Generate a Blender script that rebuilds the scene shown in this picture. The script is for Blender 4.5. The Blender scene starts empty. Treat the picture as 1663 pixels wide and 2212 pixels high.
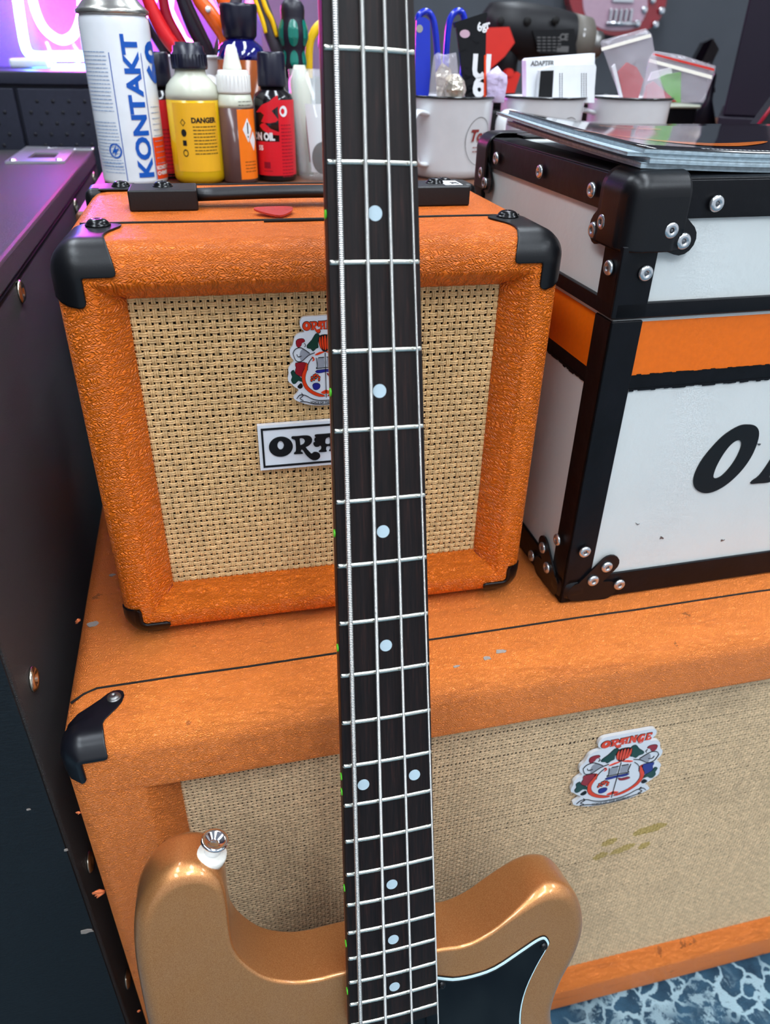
import bpy, bmesh, math, random
import numpy as np
from mathutils import Vector, Matrix
from mathutils.geometry import tessellate_polygon
random.seed(7)
scn = bpy.context.scene
COL = scn.collection

# ------------------------------------------------------------------ camera
F_PX = 1598.53                                  # focal length in pixels of a 1663 x 2212 frame
CAM = Vector((0, 0, .8972))
FW = Vector((.2044, .8241, -.5283)).normalized()
RT = Vector((.9732, -.2291, .0191)); RT = (RT - FW * RT.dot(FW)).normalized()
UP = RT.cross(FW).normalized()
cd = bpy.data.cameras.new('camera'); cam = bpy.data.objects.new('camera', cd); COL.objects.link(cam)
cam.matrix_world = Matrix(((RT.x, UP.x, -FW.x, CAM.x), (RT.y, UP.y, -FW.y, CAM.y), (RT.z, UP.z, -FW.z, CAM.z), (0, 0, 0, 1)))
cd.sensor_fit = 'HORIZONTAL'; cd.sensor_width = 36; cd.lens = 36 * F_PX / 1663
cd.clip_start = .02; cd.clip_end = 50
cd.dof.use_dof = True; cd.dof.focus_distance = .47; cd.dof.aperture_fstop = 13
scn.camera = cam

# ------------------------------------------------------------------ world, lamps, exposure
w = bpy.data.worlds.new('world'); scn.world = w; w.use_nodes = True
w.node_tree.nodes['Background'].inputs[0].default_value = (.80, .88, 1, 1)
w.node_tree.nodes['Background'].inputs[1].default_value = .85
scn.view_settings.view_transform = 'Standard'; scn.view_settings.look = 'None'
scn.view_settings.exposure = 0; scn.view_settings.gamma = 1
scn.view_settings.use_curve_mapping = False
CEIL_Z = 2.65
PANELS = [(-.75, .35, .30, 1.2), (.55, .45, .30, 1.2), (1.9, .4, .30, 1.2), (-.7, 2.1, .30, 1.2), (.95, 2.2, .30, 1.2), (.2, -1.3, .30, 1.2), (1.6, -1.3, .3, 1.2), (-1.0, -1.1, .3, 1.2), (.5, -.75, .3, .9)]  # the last front panels are added as fill light for the cabinet fronts
PANEL_POWER = 21.5

# ------------------------------------------------------------------ materials
def lin(c):
    return tuple(((v / 255) / 12.92 if v <= 10 else (((v / 255) + .055) / 1.055) ** 2.4) for v in c) + (1,)

class NT:
    def __init__(s, name):
        s.m = bpy.data.materials.new(name); s.m.use_nodes = True
        s.t = s.m.node_tree; s.n = s.t.nodes; s.p = s.n['Principled BSDF']; s.out = s.n['Material Output']
    def node(s, ty, **k):
        n = s.n.new(ty)
        for a, b in k.items(): setattr(n, a, b)
        return n
    def link(s, a, b): s.t.links.new(a, b)
    def math(s, op, a, b=None, c=None):
        n = s.node('ShaderNodeMath', operation=op)
        for i, v in enumerate((a, b, c)):
            if v is None: continue
            if isinstance(v, (int, float)): n.inputs[i].default_value = v
            else: s.link(v, n.inputs[i])
        return n.outputs[0]
    def noise(s, vec, scale, detail=2, rough=.5, dist=0):
        n = s.node('ShaderNodeTexNoise'); n.inputs['Scale'].default_value = scale
        n.inputs['Detail'].default_value = detail; n.inputs['Roughness'].default_value = rough
        n.inputs['Distortion'].default_value = dist
        if vec is not None: s.link(vec, n.inputs['Vector'])
        return n.outputs[0]
    def obj(s, scale=None):
        c = s.node('ShaderNodeTexCoord').outputs['Object']
        if scale is None: return c
        m = s.node('ShaderNodeMapping'); m.inputs['Scale'].default_value = scale; s.link(c, m.inputs[0]); return m.outputs[0]
    def ramp(s, f, stops):
        r = s.node('ShaderNodeValToRGB'); e = r.color_ramp.elements
        while len(e) < len(stops): e.new(.5)
        for i, (p, c) in enumerate(stops): e[i].position = p; e[i].color = c
        s.link(f, r.inputs[0]); return r.outputs[0]
    def mix(s, f, a, b, mode='MIX'):
        n = s.node('ShaderNodeMix', data_type='RGBA', blend_type=mode)
        if isinstance(f, (int, float)): n.inputs[0].default_value = f
        else: s.link(f, n.inputs[0])
        for i, v in ((6, a), (7, b)):
            if isinstance(v, tuple): n.inputs[i].default_value = v
            else: s.link(v, n.inputs[i])
        return n.outputs[2]
    def bump(s, h, dist, strength=1.0, prev=None):
        b = s.node('ShaderNodeBump'); b.inputs['Strength'].default_value = strength; b.inputs['Distance'].default_value = dist
        s.link(h, b.inputs['Height'])
        if prev is not None: s.link(prev, b.inputs['Normal'])
        s.link(b.outputs[0], s.p.inputs['Normal']); return b.outputs[0]

def mat(name, rgb, rough=.5, metal=0, spec=.5, coat=0, trans=0, ior=1.45, alpha=1, emit=None, estr=0,
        noise=None, bump=None, sheen=0, sss=0, aniso=None):
    t = NT(name); p = t.p; c = lin(rgb)
    p.inputs['Base Color'].default_value = c; p.inputs['Roughness'].default_value = rough
    p.inputs['Metallic'].default_value = metal; p.inputs['Specular IOR Level'].default_value = spec
    p.inputs['Coat Weight'].default_value = coat; p.inputs['Coat Roughness'].default_value = .08
    p.inputs['Transmission Weight'].default_value = trans; p.inputs['IOR'].default_value = ior
    p.inputs['Alpha'].default_value = alpha
    if sheen: p.inputs['Sheen Weight'].default_value = sheen; p.inputs['Sheen Roughness'].default_value = .4
    if sss: p.inputs['Subsurface Weight'].default_value = sss; p.inputs['Subsurface Radius'].default_value = (.01, .01, .01); p.inputs['Subsurface Scale'].default_value = .3
    if emit: p.inputs['Emission Color'].default_value = lin(emit); p.inputs['Emission Strength'].default_value = estr
    # a faint unevenness on every surface
    sc, amt = noise or (60, .015)
    f = t.noise(t.obj(), sc, 3)
    dark = tuple(v * (1 - amt * 2) for v in c[:3]) + (1,); lite = tuple(min(1, v * (1 + amt * 2)) for v in c[:3]) + (1,)
    t.link(t.ramp(f, [(.3, dark), (.7, lite)]), p.inputs['Base Color'])
    if bump: t.bump(t.noise(t.obj(), bump[0], 3), bump[1])
    return t.m

def tolex(name, rgb, stroke, row, depth, wear=0, rough=.42, cav=.72):
    """embossed vinyl: short diagonal strokes whose slant flips from row to row (uses UVs in metres)"""
    t = NT(name); uv = t.node('ShaderNodeUVMap').outputs[0]
    nz = t.node('ShaderNodeTexNoise'); nz.inputs['Scale'].default_value = .22 / row; nz.inputs['Detail'].default_value = 3
    t.link(uv, nz.inputs['Vector'])
    sub = t.node('ShaderNodeVectorMath', operation='SUBTRACT'); t.link(nz.outputs[1], sub.inputs[0]); sub.inputs[1].default_value = (.5, .5, .5)
    scl = t.node('ShaderNodeVectorMath', operation='SCALE'); t.link(sub.outputs[0], scl.inputs[0]); scl.inputs[3].default_value = row * 4.6
    add = t.node('ShaderNodeVectorMath', operation='ADD'); t.link(uv, add.inputs[0]); t.link(scl.outputs[0], add.inputs[1])
    sx = t.node('ShaderNodeSeparateXYZ'); t.link(add.outputs[0], sx.inputs[0]); u, v = sx.outputs[0], sx.outputs[1]
    pp = t.math('PINGPONG', v, row)
    ph = t.math('MULTIPLY', t.math('ADD', u, t.math('MULTIPLY', pp, 1.25)), 2 * math.pi / stroke)
    s1 = t.math('ADD', t.math('MULTIPLY', t.math('SINE', ph), .5), .5)
    rowp = t.math('DIVIDE', pp, row)                                       # 0..1..0
    edge = t.math('SUBTRACT', 1.0, t.math('POWER', t.math('ABSOLUTE', t.math('SUBTRACT', t.math('MULTIPLY', rowp, 2.0), 1.0)), 3.0))
    n2 = t.noise(uv, .07 / row, 3)
    h = t.math('MULTIPLY', t.math('MULTIPLY', s1, edge), t.math('ADD', .55, n2))
    fine = t.noise(uv, 1.6 / row, 2)
    h2 = t.math('ADD', h, t.math('MULTIPLY', fine, .25))
    t.bump(h2, depth)
    c = lin(rgb)
    dk = tuple(x * cav for x in c[:3]) + (1,); lt = tuple(min(1, x * 1.12) for x in c[:3]) + (1,)  # cavity shade put into the colour: grooves darker, ridges lighter
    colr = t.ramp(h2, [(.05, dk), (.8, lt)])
    big = t.noise(t.obj(), 9, 4, .6)
    colr = t.mix(t.ramp(big, [(.35, (.0, .0, .0, 1)), (.75, (.35, .35, .35, 1))]), colr, tuple(x * .82 for x in c[:3]) + (1,))
    if wear:
        spot = t.noise(t.obj(), 34, 5, .7); sp2 = t.noise(t.obj(), 6, 2)
        k = t.math('MULTIPLY', t.math('GREATER_THAN', spot, .655), t.math('GREATER_THAN', sp2, .47))
        colr = t.mix(t.math('MULTIPLY', k, .55), colr, lin((120, 58, 28)))
        st = t.noise(t.obj((1, 8, 8)), 14, 4, .65)
        colr = t.mix(t.ramp(st, [(.56, (0, 0, 0, 1)), (.74, (.4, .4, .4, 1))]), colr, lin((170, 80, 38)))
    t.link(colr, t.p.inputs['Base Color'])
    t.p.inputs['Roughness'].default_value = rough; t.p.inputs['Specular IOR Level'].default_value = .45
    return t.m

M = {}
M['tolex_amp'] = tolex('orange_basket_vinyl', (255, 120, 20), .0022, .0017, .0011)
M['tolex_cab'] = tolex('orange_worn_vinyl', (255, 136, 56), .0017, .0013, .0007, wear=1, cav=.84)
def grille_mat(name, rgb, stain=False):
    t = NT(name); f = t.noise(t.obj(), 260, 3); c = lin(rgb)
    colr = t.ramp(f, [(.3, tuple(x * .70 for x in c[:3]) + (1,)), (.7, tuple(min(1, x * 1.12) for x in c[:3]) + (1,))])
    fine = t.noise(t.obj(), 1500, 2)
    colr = t.mix(t.ramp(fine, [(.35, (.35, .35, .35, 1)), (.6, (0, 0, 0, 1))]), colr, tuple(x * .55 for x in c[:3]) + (1,))
    if stain:
        pos = t.node('ShaderNodeSeparateXYZ'); t.link(t.obj(), pos.inputs[0]); x, z = pos.outputs[0], pos.outputs[2]
        tot = None
        wob = t.math('MULTIPLY', t.math('SUBTRACT', t.noise(t.obj(), 130, 3), .5), 1.4)
        for (sx_, sz_, a, b, tilt) in [(.4708, .2822, .0165, .0062, .12), (.4317, .2757, .008, .0052, .2), (.4485, .2600, .014, .0052, .25), (.4716, .2577, .006, .005, .3), (.4260, .2561, .008, .005, .2)]:
            dx = t.math('SUBTRACT', x, sx_); dz = t.math('SUBTRACT', t.math('SUBTRACT', z, sz_), t.math('MULTIPLY', dx, tilt))
            r = t.math('ADD', t.math('ADD', t.math('POWER', t.math('DIVIDE', dx, a), 2.0), t.math('POWER', t.math('DIVIDE', dz, b), 2.0)), wob)
            k = t.math('LESS_THAN', r, 1.0); tot = k if tot is None else t.math('MAXIMUM', tot, k)
        colr = t.mix(t.math('MULTIPLY', tot, .75), colr, lin((172, 146, 62)))
        dirt = t.noise(t.obj(), 11, 4, .6)
        colr = t.mix(t.ramp(dirt, [(.55, (0, 0, 0, 1)), (.8, (.35, .35, .35, 1))]), colr, lin((130, 110, 85)))
    t.link(colr, t.p.inputs['Base Color']); t.p.inputs['Roughness'].default_value = .5
    t.bump(t.noise(t.obj(), 900, 2), .0002)
    return t.m
M['weave'] = grille_mat('straw_weave', (230, 188, 130))
M['weave_cab'] = grille_mat('stained_weave', (230, 198, 156), True)
M['dark'] = mat('matt_black', (9, 8, 8), .8)
M['black_plastic'] = mat('satin_black_plastic', (9, 9, 12), .34, spec=.4, bump=(900, .00005))
M['black_steel'] = mat('worn_black_steel', (10, 10, 16), .3, spec=.5, noise=(40, .25), bump=(60, .0002))
M['black_handle'] = mat('black_handle_plastic', (14, 12, 14), .45, bump=(700, .0001))
M['black_trim'] = mat('black_aluminium_trim', (7, 7, 11), .4, spec=.28, noise=(50, .2), bump=(120, .00025))
M['screw'] = mat('black_screw', (16, 16, 18), .22, metal=.4)
M['rivet'] = mat('steel_rivet', (205, 207, 208), .25, metal=.9)
M['rivet_dark'] = mat('rivet_core', (120, 120, 122), .35, metal=.9)
M['brass'] = mat('aged_brass', (205, 196, 178), .25, metal=1)
M['chrome'] = mat('chrome', (225, 225, 228), .1, metal=1)
M['dish_metal'] = mat('brushed_dish_metal', (215, 214, 220), .3, metal=.9)
M['nickel'] = mat('nickel_silver_fret', (222, 222, 210), .2, metal=1)
M['white_enamel'] = mat('white_badge_plastic', (226, 228, 232), .18, coat=.5)
M['ink'] = mat('black_ink', (8, 8, 9), .35)
M['badge_red'] = mat('badge_orange_enamel', (226, 62, 24), .25, coat=.6)
M['badge_crimson'] = mat('badge_crimson_enamel', (150, 18, 34), .3, coat=.6)
M['badge_green'] = mat('badge_green_enamel', (10, 58, 46), .3, coat=.6)
M['badge_blue'] = mat('badge_blue_enamel', (28, 36, 130), .3, coat=.6)
M['badge_grey'] = mat('badge_silver_print', (150, 152, 160), .3)
M['felt'] = mat('white_felt', (222, 218, 208), .95, bump=(900, .0003))
M['marker'] = mat('pearl_marker', (176, 194, 202), .3, coat=.3)
M['green_dot'] = mat('green_side_marker', (90, 215, 40), .4)
M['maple'] = mat('brown_neck_wood', (112, 44, 16), .35, noise=(30, .2), coat=.3)
M['white_ply'] = mat('white_binding', (200, 225, 228), .3)
M['pickguard'] = mat('glossy_black_pickguard', (5, 5, 8), .12, spec=.3)
M['metalgrey'] = mat('grey_metal', (128, 126, 124), .35, metal=.9)

def wood_board():
    t = NT('rosewood'); v = t.obj((60, 60, 3.0))
    f = t.noise(v, 14, 5, .65); g = t.noise(t.obj((220, 220, 5)), 8, 3, .6)
    c = t.ramp(f, [(.30, lin((10, 8, 9))), (.55, lin((26, 17, 16))), (.8, lin((52, 29, 24)))])
    c = t.mix(t.ramp(g, [(.6, (0, 0, 0, 1)), (.72, (.5, .5, .5, 1))]), c, lin((12, 9, 9)))
    t.link(c, t.p.inputs['Base Color']); t.p.inputs['Roughness'].default_value = .5; t.p.inputs['Specular IOR Level'].default_value = .22
    t.bump(g, .0002, .6); return t.m
M['rosewood'] = wood_board()
def gold_paint():
    t = NT('gold_metallic_lacquer'); vo = t.node('ShaderNodeTexVoronoi'); vo.inputs['Scale'].default_value = 2600; t.link(t.obj(), vo.inputs[0])
    c = t.mix(t.math('MULTIPLY', t.ramp(vo.outputs[1], [(.2, (0, 0, 0, 1)), (.9, (1, 1, 1, 1))]), .55), lin((182, 118, 66)), lin((222, 162, 102)))
    t.link(c, t.p.inputs['Base Color']); t.p.inputs['Metallic'].default_value = .72; t.p.inputs['Roughness'].default_value = .36
    t.p.inputs['Coat Weight'].default_value = .6; t.p.inputs['Coat Roughness'].default_value = .08
    t.bump(vo.outputs[0], .00008, .4); return t.m
M['gold'] = gold_paint()
def wound(name, pitch):
    t = NT(name); sx = t.node('ShaderNodeSeparateXYZ'); t.link(t.obj(), sx.inputs[0])
    h = t.math('ABSOLUTE', t.math('SINE', t.math('MULTIPLY', sx.outputs[2], math.pi / pitch)))
    t.link(t.ramp(h, [(.05, lin((70, 66, 62))), (.6, lin((232, 228, 222)))]), t.p.inputs['Base Color'])
    t.p.inputs['Metallic'].default_value = .85; t.p.inputs['Roughness'].default_value = .28
    t.bump(h, .0003); return t.m
M['string_thick'] = wound('wound_steel_thick', .00095); M['string_fine'] = wound('wound_steel_fine', .00065)
def carpet_black():
    t = NT('black_carpet_covering'); f = t.noise(t.obj((1, 3, 3)), 420, 3, .7); g = t.noise(t.obj(), 14, 3)
    c = t.ramp(f, [(.3, lin((3, 3, 3))), (.75, lin((24, 20, 19)))])
    c = t.mix(t.ramp(g, [(.6, (0, 0, 0, 1)), (.75, (.3, .3, .3, 1))]), c, lin((34, 34, 31)))
    t.link(c, t.p.inputs['Base Color']); t.p.inputs['Roughness'].default_value = .46
    t.p.inputs['Specular IOR Level'].default_value = .75
    t.bump(f, .003, 1); return t.m
M['carpet_black'] = carpet_black()
def case_front():
    t = NT('dark_slate_vinyl'); f = t.noise(t.obj((1, 1, 3)), 300, 3, .7); s = t.noise(t.obj((1, 1, .15)), 70, 2)
    c = t.ramp(f, [(.3, lin((9, 14, 18))), (.75, lin((20, 29, 35)))])
    t.link(c, t.p.inputs['Base Color']); t.p.inputs['Roughness'].default_value = .6; t.p.inputs['Specular IOR Level'].default_value = .3; t.bump(f, .0006); return t.m
M['case_front'] = case_front()
def rug():
    t = NT('blue_patterned_carpet'); base = t.obj()
    def warp(sc, amt):
        nz = t.node('ShaderNodeTexNoise'); nz.inputs['Scale'].default_value = sc; nz.inputs['Detail'].default_value = 4; t.link(base, nz.inputs['Vector'])
        v = t.node('ShaderNodeVectorMath', operation='SUBTRACT'); t.link(nz.outputs[1], v.inputs[0]); v.inputs[1].default_value = (.5, .5, .5)
        k = t.node('ShaderNodeVectorMath', operation='SCALE'); t.link(v.outputs[0], k.inputs[0]); k.inputs[3].default_value = amt
        a = t.node('ShaderNodeVectorMath', operation='ADD'); t.link(base, a.inputs[0]); t.link(k.outputs[0], a.inputs[1]); return a.outputs[0]
    vo = t.node('ShaderNodeTexVoronoi', feature='DISTANCE_TO_EDGE'); vo.inputs['Scale'].default_value = 40; t.link(warp(40, .030), vo.inputs[0])
    ln = t.ramp(vo.outputs[0], [(.05, (1, 1, 1, 1)), (.08, (0, 0, 0, 1))])
    msk = t.ramp(t.noise(base, 9, 3), [(.42, (0, 0, 0, 1)), (.52, (1, 1, 1, 1))])
    blot = t.ramp(t.noise(warp(60, .02), 34, 6, .75), [(.52, (0, 0, 0, 1)), (.58, (.75, .75, .75, 1))])
    k = t.mix(1.0, t.mix(1.0, ln, msk, 'MULTIPLY'), t.mix(1.0, blot, t.ramp(t.noise(base, 5, 2), [(.45, (0, 0, 0, 1)), (.6, (1, 1, 1, 1))]), 'MULTIPLY'), 'LIGHTEN')
    c = t.mix(k, t.ramp(t.noise(base, 40, 4), [(.3, lin((24, 54, 74))), (.7, lin((52, 92, 116)))]), lin((160, 190, 200)))
    t.link(c, t.p.inputs['Base Color']); t.p.inputs['Roughness'].default_value = .95; t.bump(t.noise(base, 700, 3), .002); return t.m
M['rug'] = rug()
M['paint_white'] = mat('white_painted_ply', (205, 208, 205), .5, noise=(18, .012), bump=(140, .0003))
M['paint_orange'] = mat('orange_painted_ply', (226, 104, 4), .42, noise=(300, .02), bump=(160, .0003))
M['wall_grey'] = mat('grey_wall_paint', (78, 81, 87), .7, noise=(6, .03), bump=(200, .0004))
M['glow_board_tone'] = mat('glow_board_paint', (112, 106, 130), .6)  # paint of the added board, lightened so the neon glow shows
M['ceiling'] = mat('white_ceiling', (215, 215, 212), .9)
M['bench'] = mat('brown_worktop', (96, 58, 38), .45, noise=(12, .2))
M['toolbox'] = mat('dark_blue_grey_metal', (34, 36, 48), .45, spec=.3, noise=(200, .05))
M['toolbox_hole'] = mat('perforation_dark', (18, 18, 26), .7)
M['paper'] = mat('white_paper', (232, 234, 236), .55)
M['paper_edge'] = mat('pale_page_edges', (176, 190, 196), .7, noise=(300, .1))
M['page_grey'] = mat('grey_page_edges', (150, 166, 174), .7, noise=(300, .08))
M['gloss_black'] = mat('glossy_black_cover', (12, 11, 16), .07, coat=1)
M['gloss_grey'] = mat('glossy_charcoal_cover', (52, 56, 62), .1, coat=1, noise=(160, .3))
M['orange_print'] = mat('orange_print', (250, 130, 30), .15, coat=.8)
M['white_print'] = mat('white_print', (230, 230, 230), .3)
M['mug'] = mat('white_enamel', (222, 224, 226), .16, coat=.4)
M['mug_rim'] = mat('black_enamel_rim', (9, 10, 15), .12, coat=.5)
M['navy'] = mat('navy_enamel_rim', (16, 24, 74), .15, coat=.5)
M['red_ink'] = mat('dark_red_ink', (128, 38, 34), .4)
M['can_white'] = mat('white_can_lacquer', (226, 230, 234), .16, coat=.5)
M['can_metal'] = mat('tinplate', (186, 184, 176), .25, metal=.9)
M['blue_ink'] = mat('blue_ink', (16, 84, 176), .3)
M['blue_pale'] = mat('pale_blue_print', (120, 150, 190), .35)
M['red_label'] = mat('red_label', (214, 26, 40), .3)
M['orange_label'] = mat('orange_label', (248, 122, 22), .35)
M['vermilion'] = mat('vermilion_print', (232, 68, 22), .35)
M['yellow_label'] = mat('yellow_label', (238, 176, 34), .4)
M['milky'] = mat('milky_plastic', (224, 226, 206), .25, trans=.25, sss=.2)
M['yellow_fluid'] = mat('yellow_fluid_plastic', (226, 178, 16), .2, trans=.15)
M['brown_fluid'] = mat('brown_fluid_plastic', (96, 66, 62), .2, trans=.15)
M['cap_dark'] = mat('dark_navy_cap', (20, 20, 38), .3)
M['cap_white'] = mat('white_ribbed_cap', (226, 226, 222), .3)
M['nozzle'] = mat('cream_nozzle', (232, 230, 216), .3, sss=.1)
M['blue_glass'] = mat('blue_bottle_glass', (14, 16, 110), .06, trans=.3, coat=.8)
M['amber'] = mat('amber_liquid', (150, 74, 30), .15, trans=.2)
M['dark_bottle'] = mat('black_bottle', (16, 12, 16), .15, coat=.4)
M['rubber_red'] = mat('red_rubber', (214, 30, 36), .35)
M['rubber_dkred'] = mat('crimson_rubber', (140, 8, 34), .35)
M['rubber_black'] = mat('black_rubber', (28, 24, 36), .4)
M['rubber_orange'] = mat('orange_plastic', (236, 96, 18), .3, coat=.3)
M['rubber_grey'] = mat('grey_rubber', (74, 70, 78), .5)
M['rubber_yellow'] = mat('yellow_plastic', (246, 196, 20), .35)
M['teal'] = mat('teal_plastic', (0, 112, 96), .3, coat=.3)
M['blue_plastic'] = mat('blue_plastic', (12, 42, 178), .25, coat=.4)
M['glass'] = mat('clear_glass', (235, 242, 242), .03, spec=1, coat=1, alpha=.16)
def film():
    t = NT('clear_bag_film'); t.p.inputs['Base Color'].default_value = lin((236, 228, 236)); t.p.inputs['Roughness'].default_value = .12
    t.p.inputs['Specular IOR Level'].default_value = .8; t.p.inputs['Alpha'].default_value = .22
    t.bump(t.noise(t.obj(), 60, 3), .002); return t.m
M['film'] = film()
M['film_strip'] = mat('zip_strip', (246, 240, 226), .2, alpha=.9)
M['foil'] = mat('crumpled_foil', (206, 196, 180), .18, metal=.7, bump=(110, .004))
M['purple_film'] = mat('lilac_plastic_wrap', (206, 190, 222), .15, coat=.6, bump=(90, .004))
M['black_foil'] = mat('black_foil_sachet', (5, 5, 9), .15, spec=.4, bump=(30, .003))
M['red_plastic'] = mat('red_plastic', (206, 44, 34), .35)
M['drill_black'] = mat('drill_black', (20, 19, 22), .45, spec=.3)
M['drill_grey'] = mat('drill_grey', (94, 88, 80), .5)
M['red_film'] = mat('red_fabric', (170, 30, 34), .6)
M['green_card'] = mat('green_card', (96, 176, 60), .6)
M['panel_dark'] = mat('dark_cabinet_laminate', (26, 20, 34), .5, spec=.3)
M['cherry'] = mat('cherry_lacquer', (150, 4, 24), .12, coat=1)
M['lilac'] = mat('lilac_glare_and_print', (196, 160, 176), .2, coat=.8)  # sachet oval, and the glare painted on the wall guitar
M['pick_red'] = mat('red_pick_plastic', (214, 74, 60), .2, trans=.4)
M['scuff'] = mat('bare_board_chip', (150, 140, 132), .9)
M['chip_orange'] = mat('torn_vinyl', (224, 120, 70), .8)
M['acrylic'] = mat('clear_sign_backing', (120, 110, 190), .2, alpha=.35)
def emis(name, rgb, st): return mat(name, rgb, .4, emit=rgb, estr=st, noise=(5, 0))
M['neon_blue'] = emis('blue_neon', (60, 120, 255), 75); M['neon_pink'] = emis('pink_neon', (255, 62, 190), 60)
M['added_neon_red'] = emis('added_red_neon', (255, 60, 110), 30)
M['led_panel'] = emis('ceiling_led', (236, 246, 255), PANEL_POWER)

# ------------------------------------------------------------------ geometry helpers
class B:
    """collects vertices and faces; build() links them as one mesh object"""
    def __init__(s): s.v = []; s.f = []; s.mi = []; s.cur = 0; s.sm = []; s.wn = False
    def add(s, vs, fs, smooth=False):
        o = len(s.v); s.v += [tuple(q) for q in vs]
        for f in fs: s.f.append(tuple(i + o for i in f)); s.mi.append(s.cur); s.sm.append(smooth)
        return s
    def box(s, a, b, mtx=None):
        (x0, y0, z0), (x1, y1, z1) = a, b
        vs = [Vector((x, y, z)) for z in (z0, z1) for y in (y0, y1) for x in (x0, x1)]
        if mtx: vs = [mtx @ q for q in vs]
        return s.add(vs, [(0, 2, 3, 1), (4, 5, 7, 6), (0, 1, 5, 4), (2, 6, 7, 3), (0, 4, 6, 2), (1, 3, 7, 5)])
    def rbox(s, a, b, r, seg=2, mtx=None):
        bm = bmesh.new(); bmesh.ops.create_cube(bm, size=1)
        for q in bm.verts: q.co = Vector([(a[i] + b[i]) / 2 + q.co[i] * (b[i] - a[i]) for i in range(3)])
        bmesh.ops.bevel(bm, geom=bm.edges[:], offset=r, segments=seg, affect='EDGES', profile=.5)
        vs = [q.co.copy() for q in bm.verts]
        if mtx: vs = [mtx @ q for q in vs]
        s.wn = True; bm.verts.index_update(); s.add(vs, [[q.index for q in f.verts] for f in bm.faces], True); bm.free(); return s
    def grid(s, P, closed_u=False, closed_v=False, smooth=True, flip=False):
        nu, nv = len(P), len(P[0]); vs = [q for row in P for q in row]; fs = []
        for i in range(nu - (0 if closed_u else 1)):
            for j in range(nv - (0 if closed_v else 1)):
                a, b = i * nv + j, i * nv + (j + 1) % nv; c, d = ((i + 1) % nu) * nv + (j + 1) % nv, ((i + 1) % nu) * nv + j
                fs.append((a, d, c, b) if flip else (a, b, c, d))
        return s.add(vs, fs, smooth)
    def lathe(s, prof, c=(0, 0, 0), n=24, axis=None, smooth=True, caps=True):
        """prof: (radius, height); axis: matrix for other directions"""
        P = []
        for r, h in prof:
            P.append([Vector((r * math.cos(a * 2 * math.pi / n), r * math.sin(a * 2 * math.pi / n), h)) for a in range(n)])
        if caps:
            P = [[Vector((0, 0, prof[0][1]))] * n] + P + [[Vector((0, 0, prof[-1][1]))] * n]
        if axis: P = [[axis @ q for q in r] for r in P]
        P = [[q + Vector(c) for q in r] for r in P]
        return s.grid(P, closed_v=True, smooth=smooth)
    def tube(s, pts, r, n=10, sq=(1, 1), caps=True, up=None):
        pts = [Vector(p) for p in pts]; P = []; N = None
        for i, p in enumerate(pts):
            t = (pts[min(i + 1, len(pts) - 1)] - pts[max(i - 1, 0)]).normalized()
            if N is None:
                N = Vector(up) if up else (Vector((0, 0, 1)) if abs(t.z) < .9 else Vector((0, 1, 0)))
            N = (N - t * N.dot(t)).normalized(); Bn = t.cross(N)
            rr = r[i] if isinstance(r, (list, tuple)) else r
            P.append([p + N * math.cos(a * 2 * math.pi / n) * rr * sq[0] + Bn * math.sin(a * 2 * math.pi / n) * rr * sq[1] for a in range(n)])
        if caps: P = [[pts[0]] * n] + P + [[pts[-1]] * n]
        return s.grid(P, closed_v=True, flip=True)
    def prism(s, poly, h0, h1, fr=None, holes=()):
        """extruded 2D polygon with holes; fr(x, y, h) -> 3D point"""
        fr = fr or (lambda x, y, h: Vector((x, y, h)))
        loops = [list(poly)] + [list(q) for q in holes]
        tris = tessellate_polygon([[Vector((a, b, 0)) for a, b in l] for l in loops])
        flat = [q for l in loops for q in l]; n = len(flat)
        s.add([fr(a, b, h0) for a, b in flat] + [fr(a, b, h1) for a, b in flat],
              [tuple(reversed(t)) for t in tris] + [tuple(i + n for i in t) for t in tris])
        o = len(s.v) - 2 * n; k = 0
        for l in loops:
            m = len(l)
            for i in range(m):
                a, b = k + i, k + (i + 1) % m
                s.f.append((o + a, o + b, o + n + b, o + n + a)); s.mi.append(s.cur); s.sm.append(False)
            k += m
        return s
    def build(s, name, m, parent=None, loc=None, uv=False, fix=True):
        me = bpy.data.meshes.new(name); me.from_pydata(s.v, [], s.f)
        for k in (m if isinstance(m, (list, tuple)) else [m]): me.materials.append(M[k] if isinstance(k, str) else k)
        me.polygons.foreach_set('material_index', s.mi); me.polygons.foreach_set('use_smooth', s.sm)
        if fix:
            bm = bmesh.new(); bm.from_mesh(me); bmesh.ops.remove_doubles(bm, verts=bm.verts, dist=1e-6)
            bmesh.ops.recalc_face_normals(bm, faces=bm.faces); bm.to_mesh(me); bm.free()
        if uv: box_uv(me)
        me.update(); o = bpy.data.objects.new(name, me); COL.objects.link(o)
        if parent: o.parent = parent
        if loc: o.location = loc
        if s.wn: o.modifiers.new('weighted_normal', 'WEIGHTED_NORMAL').keep_sharp = True
        return o

def box_uv(me):
    uvl = me.uv_layers.new(name='uv')
    for p in me.polygons:
        n = p.normal; side = abs(n.x) > max(abs(n.y), abs(n.z))
        for li in p.loop_indices:
            c = me.vertices[me.loops[li].vertex_index].co
            uvl.data[li].uv = (c.y, c.z) if side else (c.x, c.z + c.y)

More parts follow.
